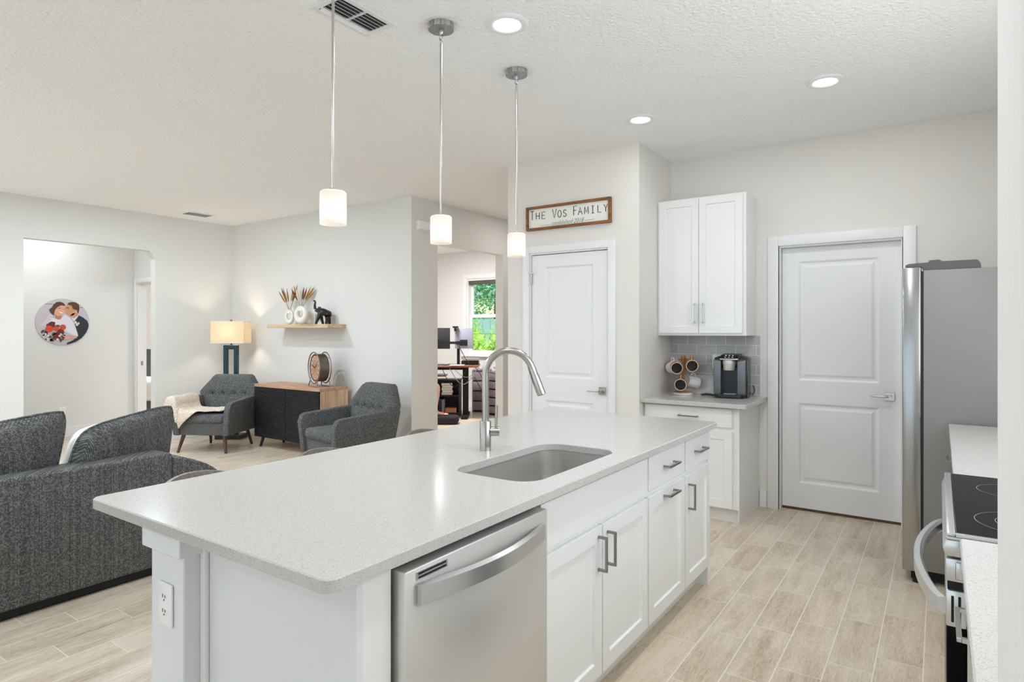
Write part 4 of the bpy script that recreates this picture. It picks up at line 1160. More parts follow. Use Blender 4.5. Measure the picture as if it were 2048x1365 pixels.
b = nb(); box(b, -0.012, 0.012, -0.012, 0.012, 1.51, 1.535, 0.003, 1); obj('finial', b, M['signwood'], t)
b = nb()
def rect_tube(b, hx, hy, z0, z1, th):
    box(b, -hx, hx, -hy, -hy+th, z0, z1); box(b, -hx, hx, hy-th, hy, z0, z1); box(b, -hx, -hx+th, -hy+th, hy-th, z0, z1); box(b, hx-th, hx, -hy+th, hy-th, z0, z1)
rect_tube(b, 0.212, 0.115, 1.232, 1.512, 0.0015)
sh = obj('lamp_shade', b, M['shade'], t)
b = nb(); rect_tube(b, 0.2132, 0.1162, 1.231, 1.240, 0.002); rect_tube(b, 0.2132, 0.1162, 1.504, 1.513, 0.002); box(b, -0.212, 0.212, -0.002, 0.002, 1.506, 1.510)
obj('shade_trim', b, M['cream'], sh)
b = nb(); ball(b, (0, 0, 1.375), 0.03, (1, 1, 1.3)); obj('bulb', b, M['bulb'], t, smooth=60)
light('lamp_glow', 'POINT', (0, 0, 1.375), (0, 0, 0), 26, (1.0, 0.83, 0.64), 0.035, parent=t)

# ------------------------------------------------------------------ sideboard
t = thing('sideboard', 'light oak sideboard with two black carved wavy doors', 'sideboard', (-6.181, 4.36, 0))
hx = 0.606
obj('body', box(nb(), -hx, hx, 0.018, 0.395, 0.13, 0.722), M['oakv'], t)
obj('top', box(nb(), -hx-0.002, hx+0.002, -0.002, 0.397, 0.722, 0.755, 0.001, 1), M['oaktop'], t)
for x0, x1 in ((-hx+0.002, -0.0035), (0.0035, hx-0.012)): obj('door', box(nb(), x0, x1, -0.002, 0.0175, 0.125, 0.7205, 0.001, 1), M['ribbed'], t)
for x in (-hx+0.1, hx-0.1):
    for y in (0.06, 0.34):
        b = nb(); cyl(b, (x, y, 0.131), (x+0.04*(1 if x > 0 else -1), y-0.02+0.04*(y > 0.2), 0.0), 0.02, 0.014, 14); obj('leg', b, M['black'], t, smooth=40)
# drum clock
t = thing('drum_clock', 'round metal drum clock on a wire stand standing on the sideboard', 'clock', (-5.81, 4.545, 0.755), math.radians(-17))
cz = 0.215
RY = Matrix.Rotation(PI/2, 4, 'X')     # lathe axis z -> -y
b = nb(); lathe(b, [(0.152, -0.058), (0.157, -0.054), (0.157, 0.054), (0.152, 0.058), (0.140, 0.054), (0.140, -0.054)], (0, 0, cz), 48, RY); lathe(b, [(0, -0.057), (0.152, -0.057)], (0, 0, cz), 48, RY)
obj('drum', b, mat('pewter', srgb(120, 112, 102), 0.4, 0.9), t, smooth=40)
for y in (-0.066, 0.066):
    b = nb(); tube(b, [(0.176*math.cos(2*PI*k/48), y, cz+0.176*math.sin(2*PI*k/48)) for k in range(48)], 0.0075, 10, closed=True)
    for k in range(4):
        a = PI/4+k*PI/2; cyl(b, (0.15*math.cos(a), y*0.8, cz+0.15*math.sin(a)), (0.17*math.cos(a), y, cz+0.17*math.sin(a)), 0.004, 0.004, 8)
    obj('ring', b, mat('worn_silver', srgb(158, 148, 140), 0.35, 0.9), t, smooth=60)
b = nb(); lathe(b, [(0, 0.050), (0.140, 0.050)], (0, 0, cz), 48, RY); fc = obj('dial', b, flat('dial_copper', 172, 128, 104, 0.5), t)
b = nb()
for k in range(12):
    a = k*PI/6; c_, s_ = math.cos(a), math.sin(a)
    box(b, -0.006, 0.006, -0.0525, -0.0505, 0.088, 0.124, mat=Matrix.Translation((0, 0, cz)) @ Matrix.Rotation(a, 4, 'Y'))
lathe(b, [(0.127, 0.0515), (0.132, 0.0515)], (0, 0, cz), 48, RY); lathe(b, [(0.064, 0.0515), (0.067, 0.0515)], (0, 0, cz), 48, RY)
obj('hour_mark', b, flat('dial_pale', 226, 206, 190, 0.5), fc)
b = nb(); box(b, -0.003, 0.003, -0.055, -0.053, 0.0, 0.10, mat=Matrix.Translation((0, 0, cz)) @ Matrix.Rotation(0.9, 4, 'Y')); box(b, -0.004, 0.004, -0.057, -0.055, 0.0, 0.07, mat=Matrix.Translation((0, 0, cz)) @ Matrix.Rotation(-1.2, 4, 'Y')); obj('clock_hand', b, M['black'], fc)
for s in (-1, 1):
    b = nb(); y = 0.066*s
    tube(b, [(-0.105, y, 0.082), (-0.135, y+0.01*s, 0.006), (0.135, y+0.01*s, 0.006), (0.105, y, 0.082)], 0.0065, 6)
    obj('stand', b, bpy.data.materials['worn_silver'], t)

# ------------------------------------------------------------------ floating shelf and what stands on it
o = obj('floating_shelf', box(nb(), -6.84, -5.695, 4.565, 4.829, 1.425, 1.467, 0.0015, 1), M['oak']); tag(o, 'light oak floating shelf on the living room wall above the sideboard', 'shelf')
SZ = 1.467
ceram = plain_bumpy('white_ceramic', srgb(232, 229, 222), 0.55, 160, 0.2, 0.001)
def vase(name, label, loc, rz, R, r, sx, neck):
    """upright ring vase: ring in local xz, neck on top"""
    t = thing(name, label, 'vase', loc, rz, group='ring vases on the shelf')
    b = nb(); n, m = 36, 14; g = []
    for i in range(n):
        a = 2*PI*i/n; row = []
        rr = r*(1.0+0.22*(-math.sin(a)))
        for k in range(m):
            q = 2*PI*k/m
            row.append(b.verts.new(((R+rr*math.cos(q))*math.cos(a)*sx, rr*0.95*math.sin(q), R+r*1.2+(R+rr*math.cos(q))*math.sin(a))))
        g.append(row)
    for i in range(n):
        for k in range(m): b.faces.new((g[i][k], g[(i+1) % n][k], g[(i+1) % n][(k+1) % m], g[i][(k+1) % m]))
    zmin = min(v.co.z for v in b.verts)
    for v in b.verts: v.co.z = max(v.co.z-zmin, 0.0 if v.co.z-zmin > 0.004 else 0.0)
    obj('body', b, ceram, t, smooth=80)
    top = 2*R+r*0.6
    b = nb(); lathe(b, [(r*1.0, top-0.012), (r*0.78, top+neck*0.4), (r*0.85, top+neck), (r*0.72, top+neck), (r*0.62, top+neck*0.4), (r*0.6, top)], n=22); obj('neck', b, ceram, t, smooth=60)
    return top+neck
h1 = vase('ring_vase', 'smaller white ring vase at the left on the shelf', (-6.565, 4.69, SZ), math.radians(34), 0.066, 0.026, 0.62, 0.035)
h2 = vase('ring_vase', 'larger white ring vase between the smaller vase and the elephant', (-6.365, 4.71, SZ), math.radians(14), 0.078, 0.036, 0.86, 0.035)
dry = [flat('dry_tan', 156, 112, 62, 0.9), flat('dry_brown', 108, 62, 36, 0.9), flat('dry_cream', 220, 208, 188, 0.9), flat('dry_gold', 172, 124, 58, 0.9)]
def stems(loc, specs, label):
    t = thing('dried_grass', label, 'dried flowers', loc, PSI, group='dried grass bunches')
    for ax, ay, L, c, plume in specs:
        L *= 1.1; d = Vector((ax, ay, 1)).normalized()
        b = nb(); tube(b, [(0, 0, -0.03), d*(L*0.5), d*(L*0.62)], 0.0016, 5)
        base = d*(L*0.40); tip = d*L; pts = [base.lerp(tip, k/8) for k in range(9)]
        rad = [plume*(0.25+math.sin(PI*min(1, 0.12+0.84*k/8))) for k in range(9)]; rad[-1] = 0.001
        tube(b, pts, rad, 7)
        for k in range(46):
            p = base.lerp(tip, random.random()); q = Vector((random.uniform(-1, 1), random.uniform(-1, 1), 0.9)).normalized()*plume*1.6
            n_ = q.cross(d).normalized()*0.0016
            vs = [b.verts.new(p-n_), b.verts.new(p+n_), b.verts.new(p+q+d*0.016)]
            b.faces.new(vs)
        obj('stem', b, dry[c], t, keepn=True)
    return t
stems((-6.565, 4.69, SZ+h1), [(-0.60, 0, 0.235, 0, 0.007), (-0.42, 0.1, 0.255, 1, 0.007), (-0.30, -0.05, 0.24, 0, 0.008), (-0.15, 0.05, 0.225, 3, 0.008), (-0.38, -0.1, 0.215, 0, 0.006), (0.12, 0, 0.245, 2, 0.011), (0.20, 0.1, 0.27, 2, 0.009), (0.38, -0.05, 0.25, 1, 0.008), (0.30, 0.05, 0.29, 3, 0.007)], 'tan and cream dried grass spreading from the smaller vase')
stems((-6.365, 4.71, SZ+h2), [(-0.55, 0, 0.22, 1, 0.008), (-0.38, 0.08, 0.24, 0, 0.007), (-0.28, -0.05, 0.205, 2, 0.010), (-0.1, 0.05, 0.17, 2, 0.009), (0.14, 0, 0.215, 1, 0.008), (0.28, 0.05, 0.21, 1, 0.008), (0.48, 0, 0.225, 2, 0.008), (0.60, 0.08, 0.25, 3, 0.007), (0.70, -0.05, 0.26, 3, 0.007), (0.52, -0.1, 0.245, 0, 0.006), (0.86, 0, 0.24, 3, 0.006)], 'dried grass with dark plumes and gold tips in the larger vase')

def skin(name, verts, edges, radii, m, parent=None, loc=(0, 0, 0), rot=(0, 0, 0), lv=2, root=0, smooth=80):
    me = bpy.data.meshes.new(name); me.from_pydata([tuple(v) for v in verts], edges, []); me.update()
    o = bpy.data.objects.new(name, me); COL.objects.link(o)
    sk = o.modifiers.new('skin', 'SKIN'); sk.use_smooth_shade = True; sk.branch_smoothing = 0.4
    lay = me.skin_vertices[0].data
    for i, r in enumerate(radii):
        lay[i].radius = (r, r) if not isinstance(r, tuple) else r
        lay[i].use_root = (i == root)
    ss = o.modifiers.new('subdivision', 'SUBSURF'); ss.levels = lv; ss.render_levels = lv
    bpy.context.view_layer.update()
    me2 = bpy.data.meshes.new_from_object(o.evaluated_get(bpy.context.evaluated_depsgraph_get()))
    bpy.data.objects.remove(o); bpy.data.meshes.remove(me)
    me2.materials.clear(); me2.materials.append(m)
    for p in me2.polygons: p.use_smooth = True
    q = bpy.data.objects.new(name, me2); COL.objects.link(q)
    q.location = loc; q.rotation_euler = rot
    if parent: q.parent = parent
    return q
ele = mat('black_lacquer', srgb(30, 22, 20), 0.2)
t = thing('elephant_figurine', 'glossy black elephant figurine with raised trunk at the right end of the shelf', 'figurine', (-5.93, 4.70, SZ), PSI+0.15)
V = [(0.035, 0, 0.135), (0.0, 0, 0.142), (-0.038, 0, 0.145), (-0.066, 0, 0.158), (-0.088, 0, 0.152), (-0.101, 0, 0.178), (-0.102, 0, 0.212), (-0.094, 0, 0.238), (-0.108, 0, 0.252), (-0.122, 0, 0.248),
     (0.052, 0.028, 0.10), (0.058, 0.03, 0.05), (0.062, 0.03, 0.012), (0.045, -0.03, 0.10), (0.038, -0.032, 0.05), (0.030, -0.034, 0.012),
     (-0.035, 0.026, 0.095), (-0.022, 0.028, 0.05), (-0.012, 0.03, 0.012), (-0.048, -0.026, 0.095), (-0.072, -0.028, 0.05), (-0.088, -0.03, 0.012), (0.068, 0, 0.125), (0.082, 0, 0.09)]
E_ = [(0, 1), (1, 2), (2, 3), (3, 4), (4, 5), (5, 6), (6, 7), (7, 8), (8, 9), (0, 10), (10, 11), (11, 12), (0, 13), (13, 14), (14, 15), (2, 16), (16, 17), (17, 18), (2, 19), (19, 20), (20, 21), (0, 22), (22, 23)]
V = [(x, y, z*1.16) for x, y, z in V]
Rr = [0.058, 0.053, 0.047, 0.034, 0.026, 0.018, 0.014, 0.011, 0.0095, 0.008, 0.026, 0.019, 0.017, 0.026, 0.019, 0.017, 0.023, 0.017, 0.015, 0.023, 0.017, 0.015, 0.028, 0.006]
o = skin('body', V, E_, Rr, ele, t, lv=2)
zmin = min(v.co.z for v in o.data.vertices); o.location.z -= zmin
for s in (-1, 1):
    b = nb(); prism(b, [(-0.066, 0.203), (-0.040, 0.206), (-0.026, 0.174), (-0.034, 0.133), (-0.048, 0.116), (-0.058, 0.157)], 'y', -0.004, 0.004, 0.003, 2, M=Matrix.Translation((0, s*0.040, 0)) @ Matrix.Rotation(s*0.12, 4, 'Z'))
    obj('ear', b, ele, t, smooth=60)
    b = nb(); tube(b, [(-0.088, s*0.016, 0.169), (-0.108, s*0.02, 0.169), (-0.122, s*0.02, 0.181)], [0.005, 0.004, 0.0015], 8); obj('tusk', b, M['cream'], t, smooth=60)
t = thing('wall_switch', 'small square grey-framed plate on the wall behind the elephant', 'switch', (-6.185, 4.8295, 1.555))
obj('cover_plate', box(nb(), -0.075, 0.075, -0.006, 0, -0.057, 0.057, 0.003, 2), flat('switch_grey', 206, 206, 204, 0.4), t)
obj('switch_face', box(nb(), -0.055, 0.055, -0.010, -0.006, -0.038, 0.038, 0.001, 1), flat('switch_dark', 150, 150, 148, 0.4), t)

# ------------------------------------------------------------------ round photo in the hall
t = thing('round_photo', 'round frameless wedding photo print on the hall wall', 'picture', (-9.40, 3.295, 1.508), PI/2)
PR = 0.302
b = nb(); lathe(b, [(0, 0), (PR, 0), (PR, 0.012), (0, 0.012)], (0, 0, 0), 64, Matrix.Rotation(PI/2, 4, 'X')); base = obj('print', b, flat('photo_grey', 196, 190, 198, 0.5), t, smooth=40)
# flat shapes of the print; u right, v up in the unit disc of the picture
lay_n = [0]
def art(name, polys, rgb):
    lay_n[0] += 1; y = -0.0121-0.0004*lay_n[0]
    b = nb()
    for P in polys:
        q = []
        for u, v in P:
            l = (u*u+v*v)**0.5; k = min(1.0, 0.995/l) if l > 0 else 1
            q.append(b.verts.new((u*k*PR, y, v*k*PR)))
        b.faces.new(q)
    obj(name, b, flat('photo_'+name, *rgb, 0.5), base)
def ell(cx, cy, rx, ry, n=20, rot=0.0):
    return [(cx+rx*math.cos(2*PI*k/n)*math.cos(rot)-ry*math.sin(2*PI*k/n)*math.sin(rot), cy+rx*math.cos(2*PI*k/n)*math.sin(rot)+ry*math.sin(2*PI*k/n)*math.cos(rot)) for k in range(n)]
def px(x, y):      # picture-crop pixels to the disc
    return ((x-748)/612.0, -(y-710)/516.0)
def pp(L): return [px(*p) for p in L]
art('board_line', [pp([(350, 318), (510, 318), (510, 330), (350, 330)]), pp([(1140, 372), (1215, 372), (1215, 386), (1140, 386)])], (96, 92, 100))
art('suit', [pp([(1105, 560), (1200, 600), (1310, 680), (1345, 770), (1340, 850), (1290, 960), (1180, 1080), (1060, 1165), (900, 1215), (838, 1222), (830, 1180), (980, 1120), (1090, 1010), (1040, 840), (1000, 700)])], (44, 46, 56))
art('shirt', [pp([(1000, 640), (1095, 560), (1100, 580), (1010, 690), (960, 650), (950, 610)])], (232, 232, 238))
art('groom_face', [[px(748+612*u, 710-516*v) for u, v in ell(0.27, 0.52, 0.22, 0.26)], pp([(960, 520), (1090, 500), (1080, 570), (975, 612), (900, 590)])], (206, 150, 116))
art('groom_hair', [pp([(845, 310), (880, 275), (960, 262), (1050, 275), (1115, 320), (1128, 400), (1105, 500), (1080, 520), (1060, 440), (1000, 430), (960, 400), (950, 350), (850, 320)])], (92, 58, 44))
art('dress', [pp([(560, 640), (400, 590), (372, 660), (330, 770), (420, 860), (760, 900), (920, 990), (1090, 1040), (1090, 1000), (1040, 850), (960, 680), (870, 590), (780, 550), (700, 650)])], (226, 222, 232))
art('veil', [pp([(420, 560), (500, 520), (520, 600), (450, 700), (340, 790), (200, 800), (330, 720)])], (208, 202, 212))
art('bride_neck', [pp([(560, 540), (720, 570), (690, 650), (640, 662), (575, 640)])], (196, 128, 96))
art('bride_face', [[px(748+612*u, 710-516*v) for u, v in ell(-0.125, 0.52, 0.20, 0.285, 24, -0.25)]], (222, 168, 142))
art('bride_hair', [pp([(440, 440), (500, 390), (530, 330), (600, 275), (690, 265), (770, 300), (800, 355), (700, 345), (630, 380), (570, 440), (552, 500), (540, 570), (490, 540), (450, 490)])], (84, 56, 44))
art('smile', [pp([(655, 480), (700, 500), (745, 505), (735, 522), (690, 520), (660, 500)])], (250, 244, 240))
art('eye', [pp([(640, 402), (690, 405), (690, 418), (642, 416)]), pp([(765, 422), (795, 424), (795, 434), (765, 434)]), pp([(820, 385), (880, 392), (878, 410), (822, 402)])], (74, 44, 38))
art('arm_skin', [pp([(760, 1050), (860, 1020), (1000, 1030), (1070, 1050), (1060, 1075), (960, 1095), (780, 1110)])], (216, 164, 142))
fl = random.Random(4)
art('bouquet_leaf', [[px(748+612*u, 710-516*v) for u, v in ell(fl.uniform(-0.78, 0.0), fl.uniform(-0.85, -0.15), 0.09, 0.05, 7, fl.uniform(0, 3))] for _ in range(34)], (84, 70, 60))
art('bouquet_dark', [pp([(390, 760), (480, 705), (570, 720), (560, 790), (500, 830), (420, 810)]), [px(*p) for p in [(600+90*math.cos(a), 1050+70*math.sin(a)) for a in [k*0.628 for k in range(10)]]], [px(*p) for p in [(690+80*math.cos(a), 950+90*math.sin(a)) for a in [k*0.628 for k in range(10)]]]], (112, 34, 28))
art('bouquet_pale', [[px(748+612*u, 710-516*v) for u, v in ell(fl.uniform(-0.75, 0.05), fl.uniform(-0.85, -0.25), 0.055, 0.05, 8)] for _ in range(16)], (222, 208, 204))
art('bouquet_rose', [[px(*p) for p in [(cx+r*math.cos(k*0.524), cy+r*0.85*math.sin(k*0.524)) for k in range(12)]] for cx, cy, r in ((435, 870, 88), (590, 860, 66), (740, 830, 72))], (206, 74, 50))
art('boutonniere', [[px(*p) for p in [(cx+r*math.cos(k*0.628), cy+r*math.sin(k*0.628)) for k in range(10)]] for cx, cy, r in ((1030, 720, 32), (1065, 770, 34), (1100, 740, 26))], (222, 216, 206))

# dark chest glimpsed through the hall doorway
t = thing('bed', 'pale bed with dark headboard glimpsed through the narrow hall doorway gap', 'bed', (-11.25, 5.35, 0), 0.3)
flat('bed_dark', 84, 84, 88, 0.5)
obj('headboard', box(nb(), -0.8, 0.8, -0.04, 0.04, 0.0, 1.07, 0.01, 1), M['bed_dark'], t)
obj('bed_base', box(nb(), -0.78, 0.78, -0.75, -0.04, 0.0, 0.26, 0.01, 1), M['bed_dark'], t)
obj('mattress', box(nb(), -0.8, 0.8, -0.78, -0.041, 0.261, 0.60, 0.06, 3), M['cream'], t, smooth=50)
# ------------------------------------------------------------------ office seen through the opening
# the desk stands turned; local x runs along its front edge, local y away from the kitchen
RT = (math.cos(PSI), math.sin(PSI)); FW = (-math.sin(PSI), math.cos(PSI))
def turned(r, d, z=0.0): return (RT[0]*r+FW[0]*d, RT[1]*r+FW[1]*d, z)
t = thing('standing_desk', 'cherry-topped standing desk on black steel legs in the office', 'desk', turned(-1.25, 9.9), PSI)
obj('desk_top', box(nb(), -0.85, 0.72, -0.24, 0.42, 0.815, 0.845, 0.004, 1), M['deskwood'], t)
for x in (-0.62, 0.50):
    b = nb(); box(b, x-0.045, x+0.045, 0.06, 0.14, 0.05, 0.815); box(b, x-0.05, x+0.05, -0.22, 0.40, 0.0, 0.05, 0.006, 1); obj('leg', b, M['blackmatte'], t)
obj('under_shelf', box(nb(), -0.60, 0.18, 0.02, 0.38, 0.655, 0.675), M['deskwood'], t)
b = nb(); box(b, -0.62, 0.50, 0.08, 0.12, 0.76, 0.812); obj('cross_bar', b, M['blackmatte'], t)
def monitor(x, y, z, yaw, w, h, m, label):
    t = thing('monitor', label, 'monitor', turned(x, y, z), PSI+yaw)
    obj('back_shell', box(nb(), -w/2, w/2, -0.018, 0.012, -h/2, h/2, 0.006, 2), m, t, smooth=40)
    obj('screen', box(nb(), -w/2+0.01, w/2-0.01, 0.012, 0.015, -h/2+0.01, h/2-0.01), M['blackgloss'], t)
    obj('mount_plate', box(nb(), -0.06, 0.06, -0.030, -0.018, -0.12, -0.02, 0.003, 1), M['black'], t)
    return t
monitor(-1.22, 9.86, 1.27, 0.12, 0.46, 0.335, flat('monitor_black', 40, 40, 43, 0.5), 'black monitor back at the left edge of the office opening')
m2 = monitor(-0.765, 9.86, 1.27, -0.22, 0.30, 0.325, flat('monitor_silver', 150, 152, 166, 0.4), 'silver-backed monitor in front of the office window')
t = thing('monitor_stand', 'black pole and arms carrying the two office monitors', 'monitor stand', turned(-0.86, 9.86, 0.845), PSI)
obj('pole', box(nb(), -0.022, 0.022, 0.04, 0.08, 0.0, 0.50), M['blackmatte'], t)
obj('base', box(nb(), -0.11, 0.11, -0.06, 0.12, 0.0, 0.012), M['steelh'], t)
b = nb(); box(b, -0.32, 0.14, -0.055, -0.035, 0.335, 0.375); box(b, -0.03, 0.03, -0.05, 0.06, 0.33, 0.38); obj('arm', b, M['blackmatte'], t)
t = thing('webcam', 'small black webcam clipped on top of the silver monitor', 'webcam', turned(-0.90, 9.84, 1.435), PSI)
obj('body', box(nb(), -0.045, 0.045, -0.02, 0.02, 0.0, 0.03, 0.006, 2), M['black'], t); obj('clip', box(nb(), -0.02, 0.02, -0.03, -0.02, -0.05, 0.02), M['black'], t)
o = obj('keyboard', box(nb(), -0.22, 0.22, -0.07, 0.07, 0.0, 0.022, 0.004, 1), M['black'], None, turned(-1.22, 9.78, 0.8455), (0, 0, PSI)); tag(o, 'black keyboard near the front edge of the office desk', 'keyboard')
o = obj('document', box(nb(), -0.11, 0.11, -0.07, 0.07, 0.0, 0.006), M['paper'], None, turned(-0.86, 9.715, 0.8455), (0, 0, PSI+0.1)); tag(o, 'white papers lying at the foot of the monitor pole', 'papers')
t = thing('desktop_printer', 'flat silver and black device on the right end of the office desk', 'printer', turned(-0.68, 10.12, 0.8455), PSI)
obj('body', box(nb(), -0.14, 0.14, -0.12, 0.12, 0.0, 0.06, 0.005, 1), M['black'], t); obj('lid', box(nb(), -0.10, 0.145, -0.125, 0.12, 0.061, 0.098, 0.006, 2), M['steelh'], t)
# cables
rc = random.Random(3)
def cable(x0, z0, x1, z1, sag, y, mt, label, sw=0.0):
    b = nb(); P = []
    for k in range(13):
        s = k/12; P.append((x0+(x1-x0)*s+sw*math.sin(PI*s), y+0.02*math.sin(5*s), z0+(z1-z0)*s-sag*math.sin(PI*s)))
    tube(b, P, 0.0055, 6)
    o = obj('cable', b, mt, None, turned(0, 9.76), (0, 0, PSI), smooth=60); tag(o, label, 'cable')
pale = flat('cable_grey', 176, 172, 172, 0.5)
cable(-0.84, 1.15, -0.66, 0.85, 0.02, 0.0, M['black'], 'black cable running down beside the monitor pole')
cable(-0.98, 0.80, -0.60, 0.70, 0.20, -0.03, pale, 'pale cable looping low under the desk top')
cable(-0.62, 0.86, -0.50, 0.40, 0.0, -0.02, M['black'], 'black cable falling in an arc off the right desk corner', 0.09)
cable(-0.90, 0.78, -0.52, 0.82, 0.14, -0.05, pale, 'pale cable sagging across the right desk leg')
cable(-1.10, 0.80, -0.72, 0.78, 0.28, -0.04, M['black'], 'black cable hanging deepest in front of the shelf')
cable(-0.60, 0.66, -0.46, 0.10, 0.0, 0.03, M['black'], 'black cable trailing to the floor by the drawer box', 0.06)
# low bookcase behind the desk
t = thing('low_bookcase', 'dark low bookcase under the office desk', 'bookcase', turned(-1.25, 10.14), PSI)
dkw = flat('bookcase_dark', 34, 28, 28, 0.5)
for x in (-0.55, 0.40): obj('side_panel', box(nb(), x-0.012, x+0.012, -0.16, 0.16, 0.0, 0.60), dkw, t)
for z in (0.06, 0.34, 0.59): obj('shelf', box(nb(), -0.538, 0.388, -0.158, 0.158, z-0.01, z+0.01), dkw, t)
obj('back_panel', box(nb(), -0.538, 0.388, 0.159, 0.168, 0.0, 0.60), dkw, t)
for k in range(5):
    t = thing('book', ['pale book lowest in the stack on the bookcase', 'pale book second from the bottom of the stack on the bookcase', 'pale book in the middle of the stack on the bookcase', 'pale book second from the top of the stack on the bookcase', 'pale book topmost of the stack on the bookcase'][k], 'book', turned(-1.06+0.012*(k % 2), 10.08, 0.3505+k*0.0382), PSI+0.05*(k % 3), group='stacked books in the office')
    obj('pages', box(nb(), -0.085, 0.085, -0.06, 0.06, 0.004, 0.034), M['paper'], t); c = flat('book_cover', 196, 178, 176, 0.6)
    obj('cover', box(box(nb(), -0.09, 0.09, -0.064, 0.064, 0.0, 0.004), -0.09, 0.09, -0.064, 0.064, 0.034, 0.038), c, t)
for k, (x, h, c) in enumerate(((-1.22, 0.235, (38, 36, 40)), (-1.165, 0.22, (30, 30, 34)), (-1.115, 0.21, (120, 124, 140)))):
    t = thing('binder', ['black binder at the left on the lower shelf', 'black binder between two others on the lower shelf', 'slate blue binder standing on the lower shelf'][k], 'binder', turned(x, 10.10, 0.0705), PSI, group='binders on the lower shelf')
    obj('cover', box(nb(), -0.022, 0.022, -0.12, 0.12, 0.0, h, 0.003, 1), flat('binder_cover', *c, 0.5), t)
o = obj('cardboard_box', box(nb(), -0.09, 0.09, -0.08, 0.08, 0, 0.07, 0.002, 1), flat('cardboard', 176, 118, 84, 0.8), None, turned(-0.99, 10.06, 0.0705), (0, 0, PSI)); tag(o, 'small brown box on the lower shelf of the office bookcase', 'box')
# drawer towers
plas = mat('mauve_plastic', srgb(150, 134, 140), 0.3)
def tower(loc, rz, w, d, n, hh, label):
    t = thing('drawer_tower', label, 'drawers', loc, rz)
    H = n*hh
    for sx in (-1, 1):
        for sy in (-1, 1): obj('corner_post', box(nb(), sx*w/2-0.01, sx*w/2+0.01, sy*d/2-0.01, sy*d/2+0.01, 0, H+0.03), flat('tower_grey', 132, 126, 130, 0.4), t)
    for k in range(n):
        obj('drawer', box(nb(), -w/2+0.012, w/2-0.012, -d/2-0.006, d/2-0.012, 0.035+k*hh, 0.035+(k+1)*hh-0.022, 0.008, 2), plas, t, smooth=40)
        obj('shelf_rail', box(nb(), -w/2, w/2, -d/2, d/2, 0.015+k*hh, 0.033+k*hh), M['blackmatte'], t)
    obj('top', box(nb(), -w/2-0.01, w/2+0.01, -d/2-0.01, d/2+0.01, H+0.03, H+0.045, 0.004, 1), bpy.data.materials['tower_grey'], t)
    return H+0.045
hT = tower(turned(-0.14, 10.25), PSI-0.75, 0.36, 0.40, 5, 0.135, 'mauve plastic drawer tower under the office window, right of the desk')
tower(turned(-0.52, 10.72), PSI, 0.30, 0.36, 4, 0.17, 'mauve drawer unit half hidden behind the right leg of the desk')
b = nb(); ball(b, (0, 0, 0.075), 0.15, (1.1, 0.9, 0.52), 20)
for v in b.verts: v.co += Vector((rc.uniform(-1, 1), rc.uniform(-1, 1), rc.uniform(-1, 1)))*0.008; v.co.z = max(v.co.z, 0.0)
o = obj('plastic_bag', b, mat('lilac_bag', srgb(202, 190, 212), 0.25), None, turned(-0.14, 10.25, hT), (0, 0, 0.3), smooth=60); tag(o, 'lilac plastic-wrapped bundle on top of the drawer tower', 'bag')
# footrest
b = nb(); box(b, -0.27, 0.24, -0.14, 0.14, 0.0, 0.125, 0.045, 4); o = obj('footrest', b, flat('footrest_black', 34, 31, 36, 0.9), None, turned(-1.04, 9.26), (0, 0, PSI), smooth=60); tag(o, 'black foam footrest under a bare foot in the office', 'footrest')
# office chair and person (almost wholly behind the wall)
t = thing('office_chair', 'black office chair hidden behind the wall edge, carrying the seated person', 'chair', turned(-1.66, 9.36), PSI)
ch = M['blackmatte']
obj('seat', box(nb(), -0.22, 0.26, -0.24, 0.24, 0.40, 0.47, 0.03, 3), ch, t, smooth=50)
obj('backrest', box(nb(), -0.30, -0.245, -0.22, 0.22, 0.52, 1.02, 0.025, 3), ch, t, smooth=50)
b = nb(); cyl(b, (0, 0, 0.06), (0, 0, 0.40), 0.028); box(b, -0.29, -0.10, -0.03, 0.03, 0.385, 0.405); box(b, -0.30, -0.27, -0.03, 0.03, 0.385, 0.56); obj('gas_post', b, M['black'], t)
for k in range(5):
    a = k*2*PI/5; b = nb(); cyl(b, (0, 0, 0.075), (0.27*math.cos(a), 0.27*math.sin(a), 0.06), 0.02, 0.014); ball(b, (0.27*math.cos(a), 0.27*math.sin(a), 0.03), 0.03); obj('caster_leg', b, M['black'], t, smooth=50)
skinm = mat('skin', srgb(206, 156, 140), 0.55, Subsurface_Weight=0.08); shorts = flat('shorts_black', 24, 24, 28, 0.9); tee = flat('tee_white', 228, 226, 226, 0.9)
t = thing('person', 'seated person mostly hidden by the wall edge, bare leg and foot showing in the office', 'person', turned(-1.70, 9.36), PSI)
# local: +x the way the person faces; +y to the person's left (away from the kitchen)
V = [(0, 0, 0.56), (0.01, 0, 0.72), (0.03, 0, 0.90), (0.04, 0, 1.03), (0.05, 0, 1.13), (0.07, 0, 1.20), (0.085, 0, 1.29),          # 0-6 pelvis..head
     (0.03, -0.17, 1.02), (0.20, -0.24, 0.86), (0.42, -0.12, 0.905),                                                            # 7-9 right arm
     (0.03, 0.17, 1.02), (0.17, 0.23, 0.86), (0.40, 0.16, 0.905),                                                               # 10-12 left arm
     (0.06, -0.09, 0.54), (0.33, -0.11, 0.575), (0.585, -0.11, 0.575), (0.565, -0.11, 0.40), (0.545, -0.11, 0.205), (0.585, -0.115, 0.155), (0.70, -0.125, 0.142), # right leg
     (0.06, 0.09, 0.54), (0.30, 0.11, 0.575), (0.50, 0.11, 0.56), (0.42, 0.11, 0.34), (0.36, 0.11, 0.09), (0.42, 0.115, 0.045), (0.52, 0.12, 0.03)]
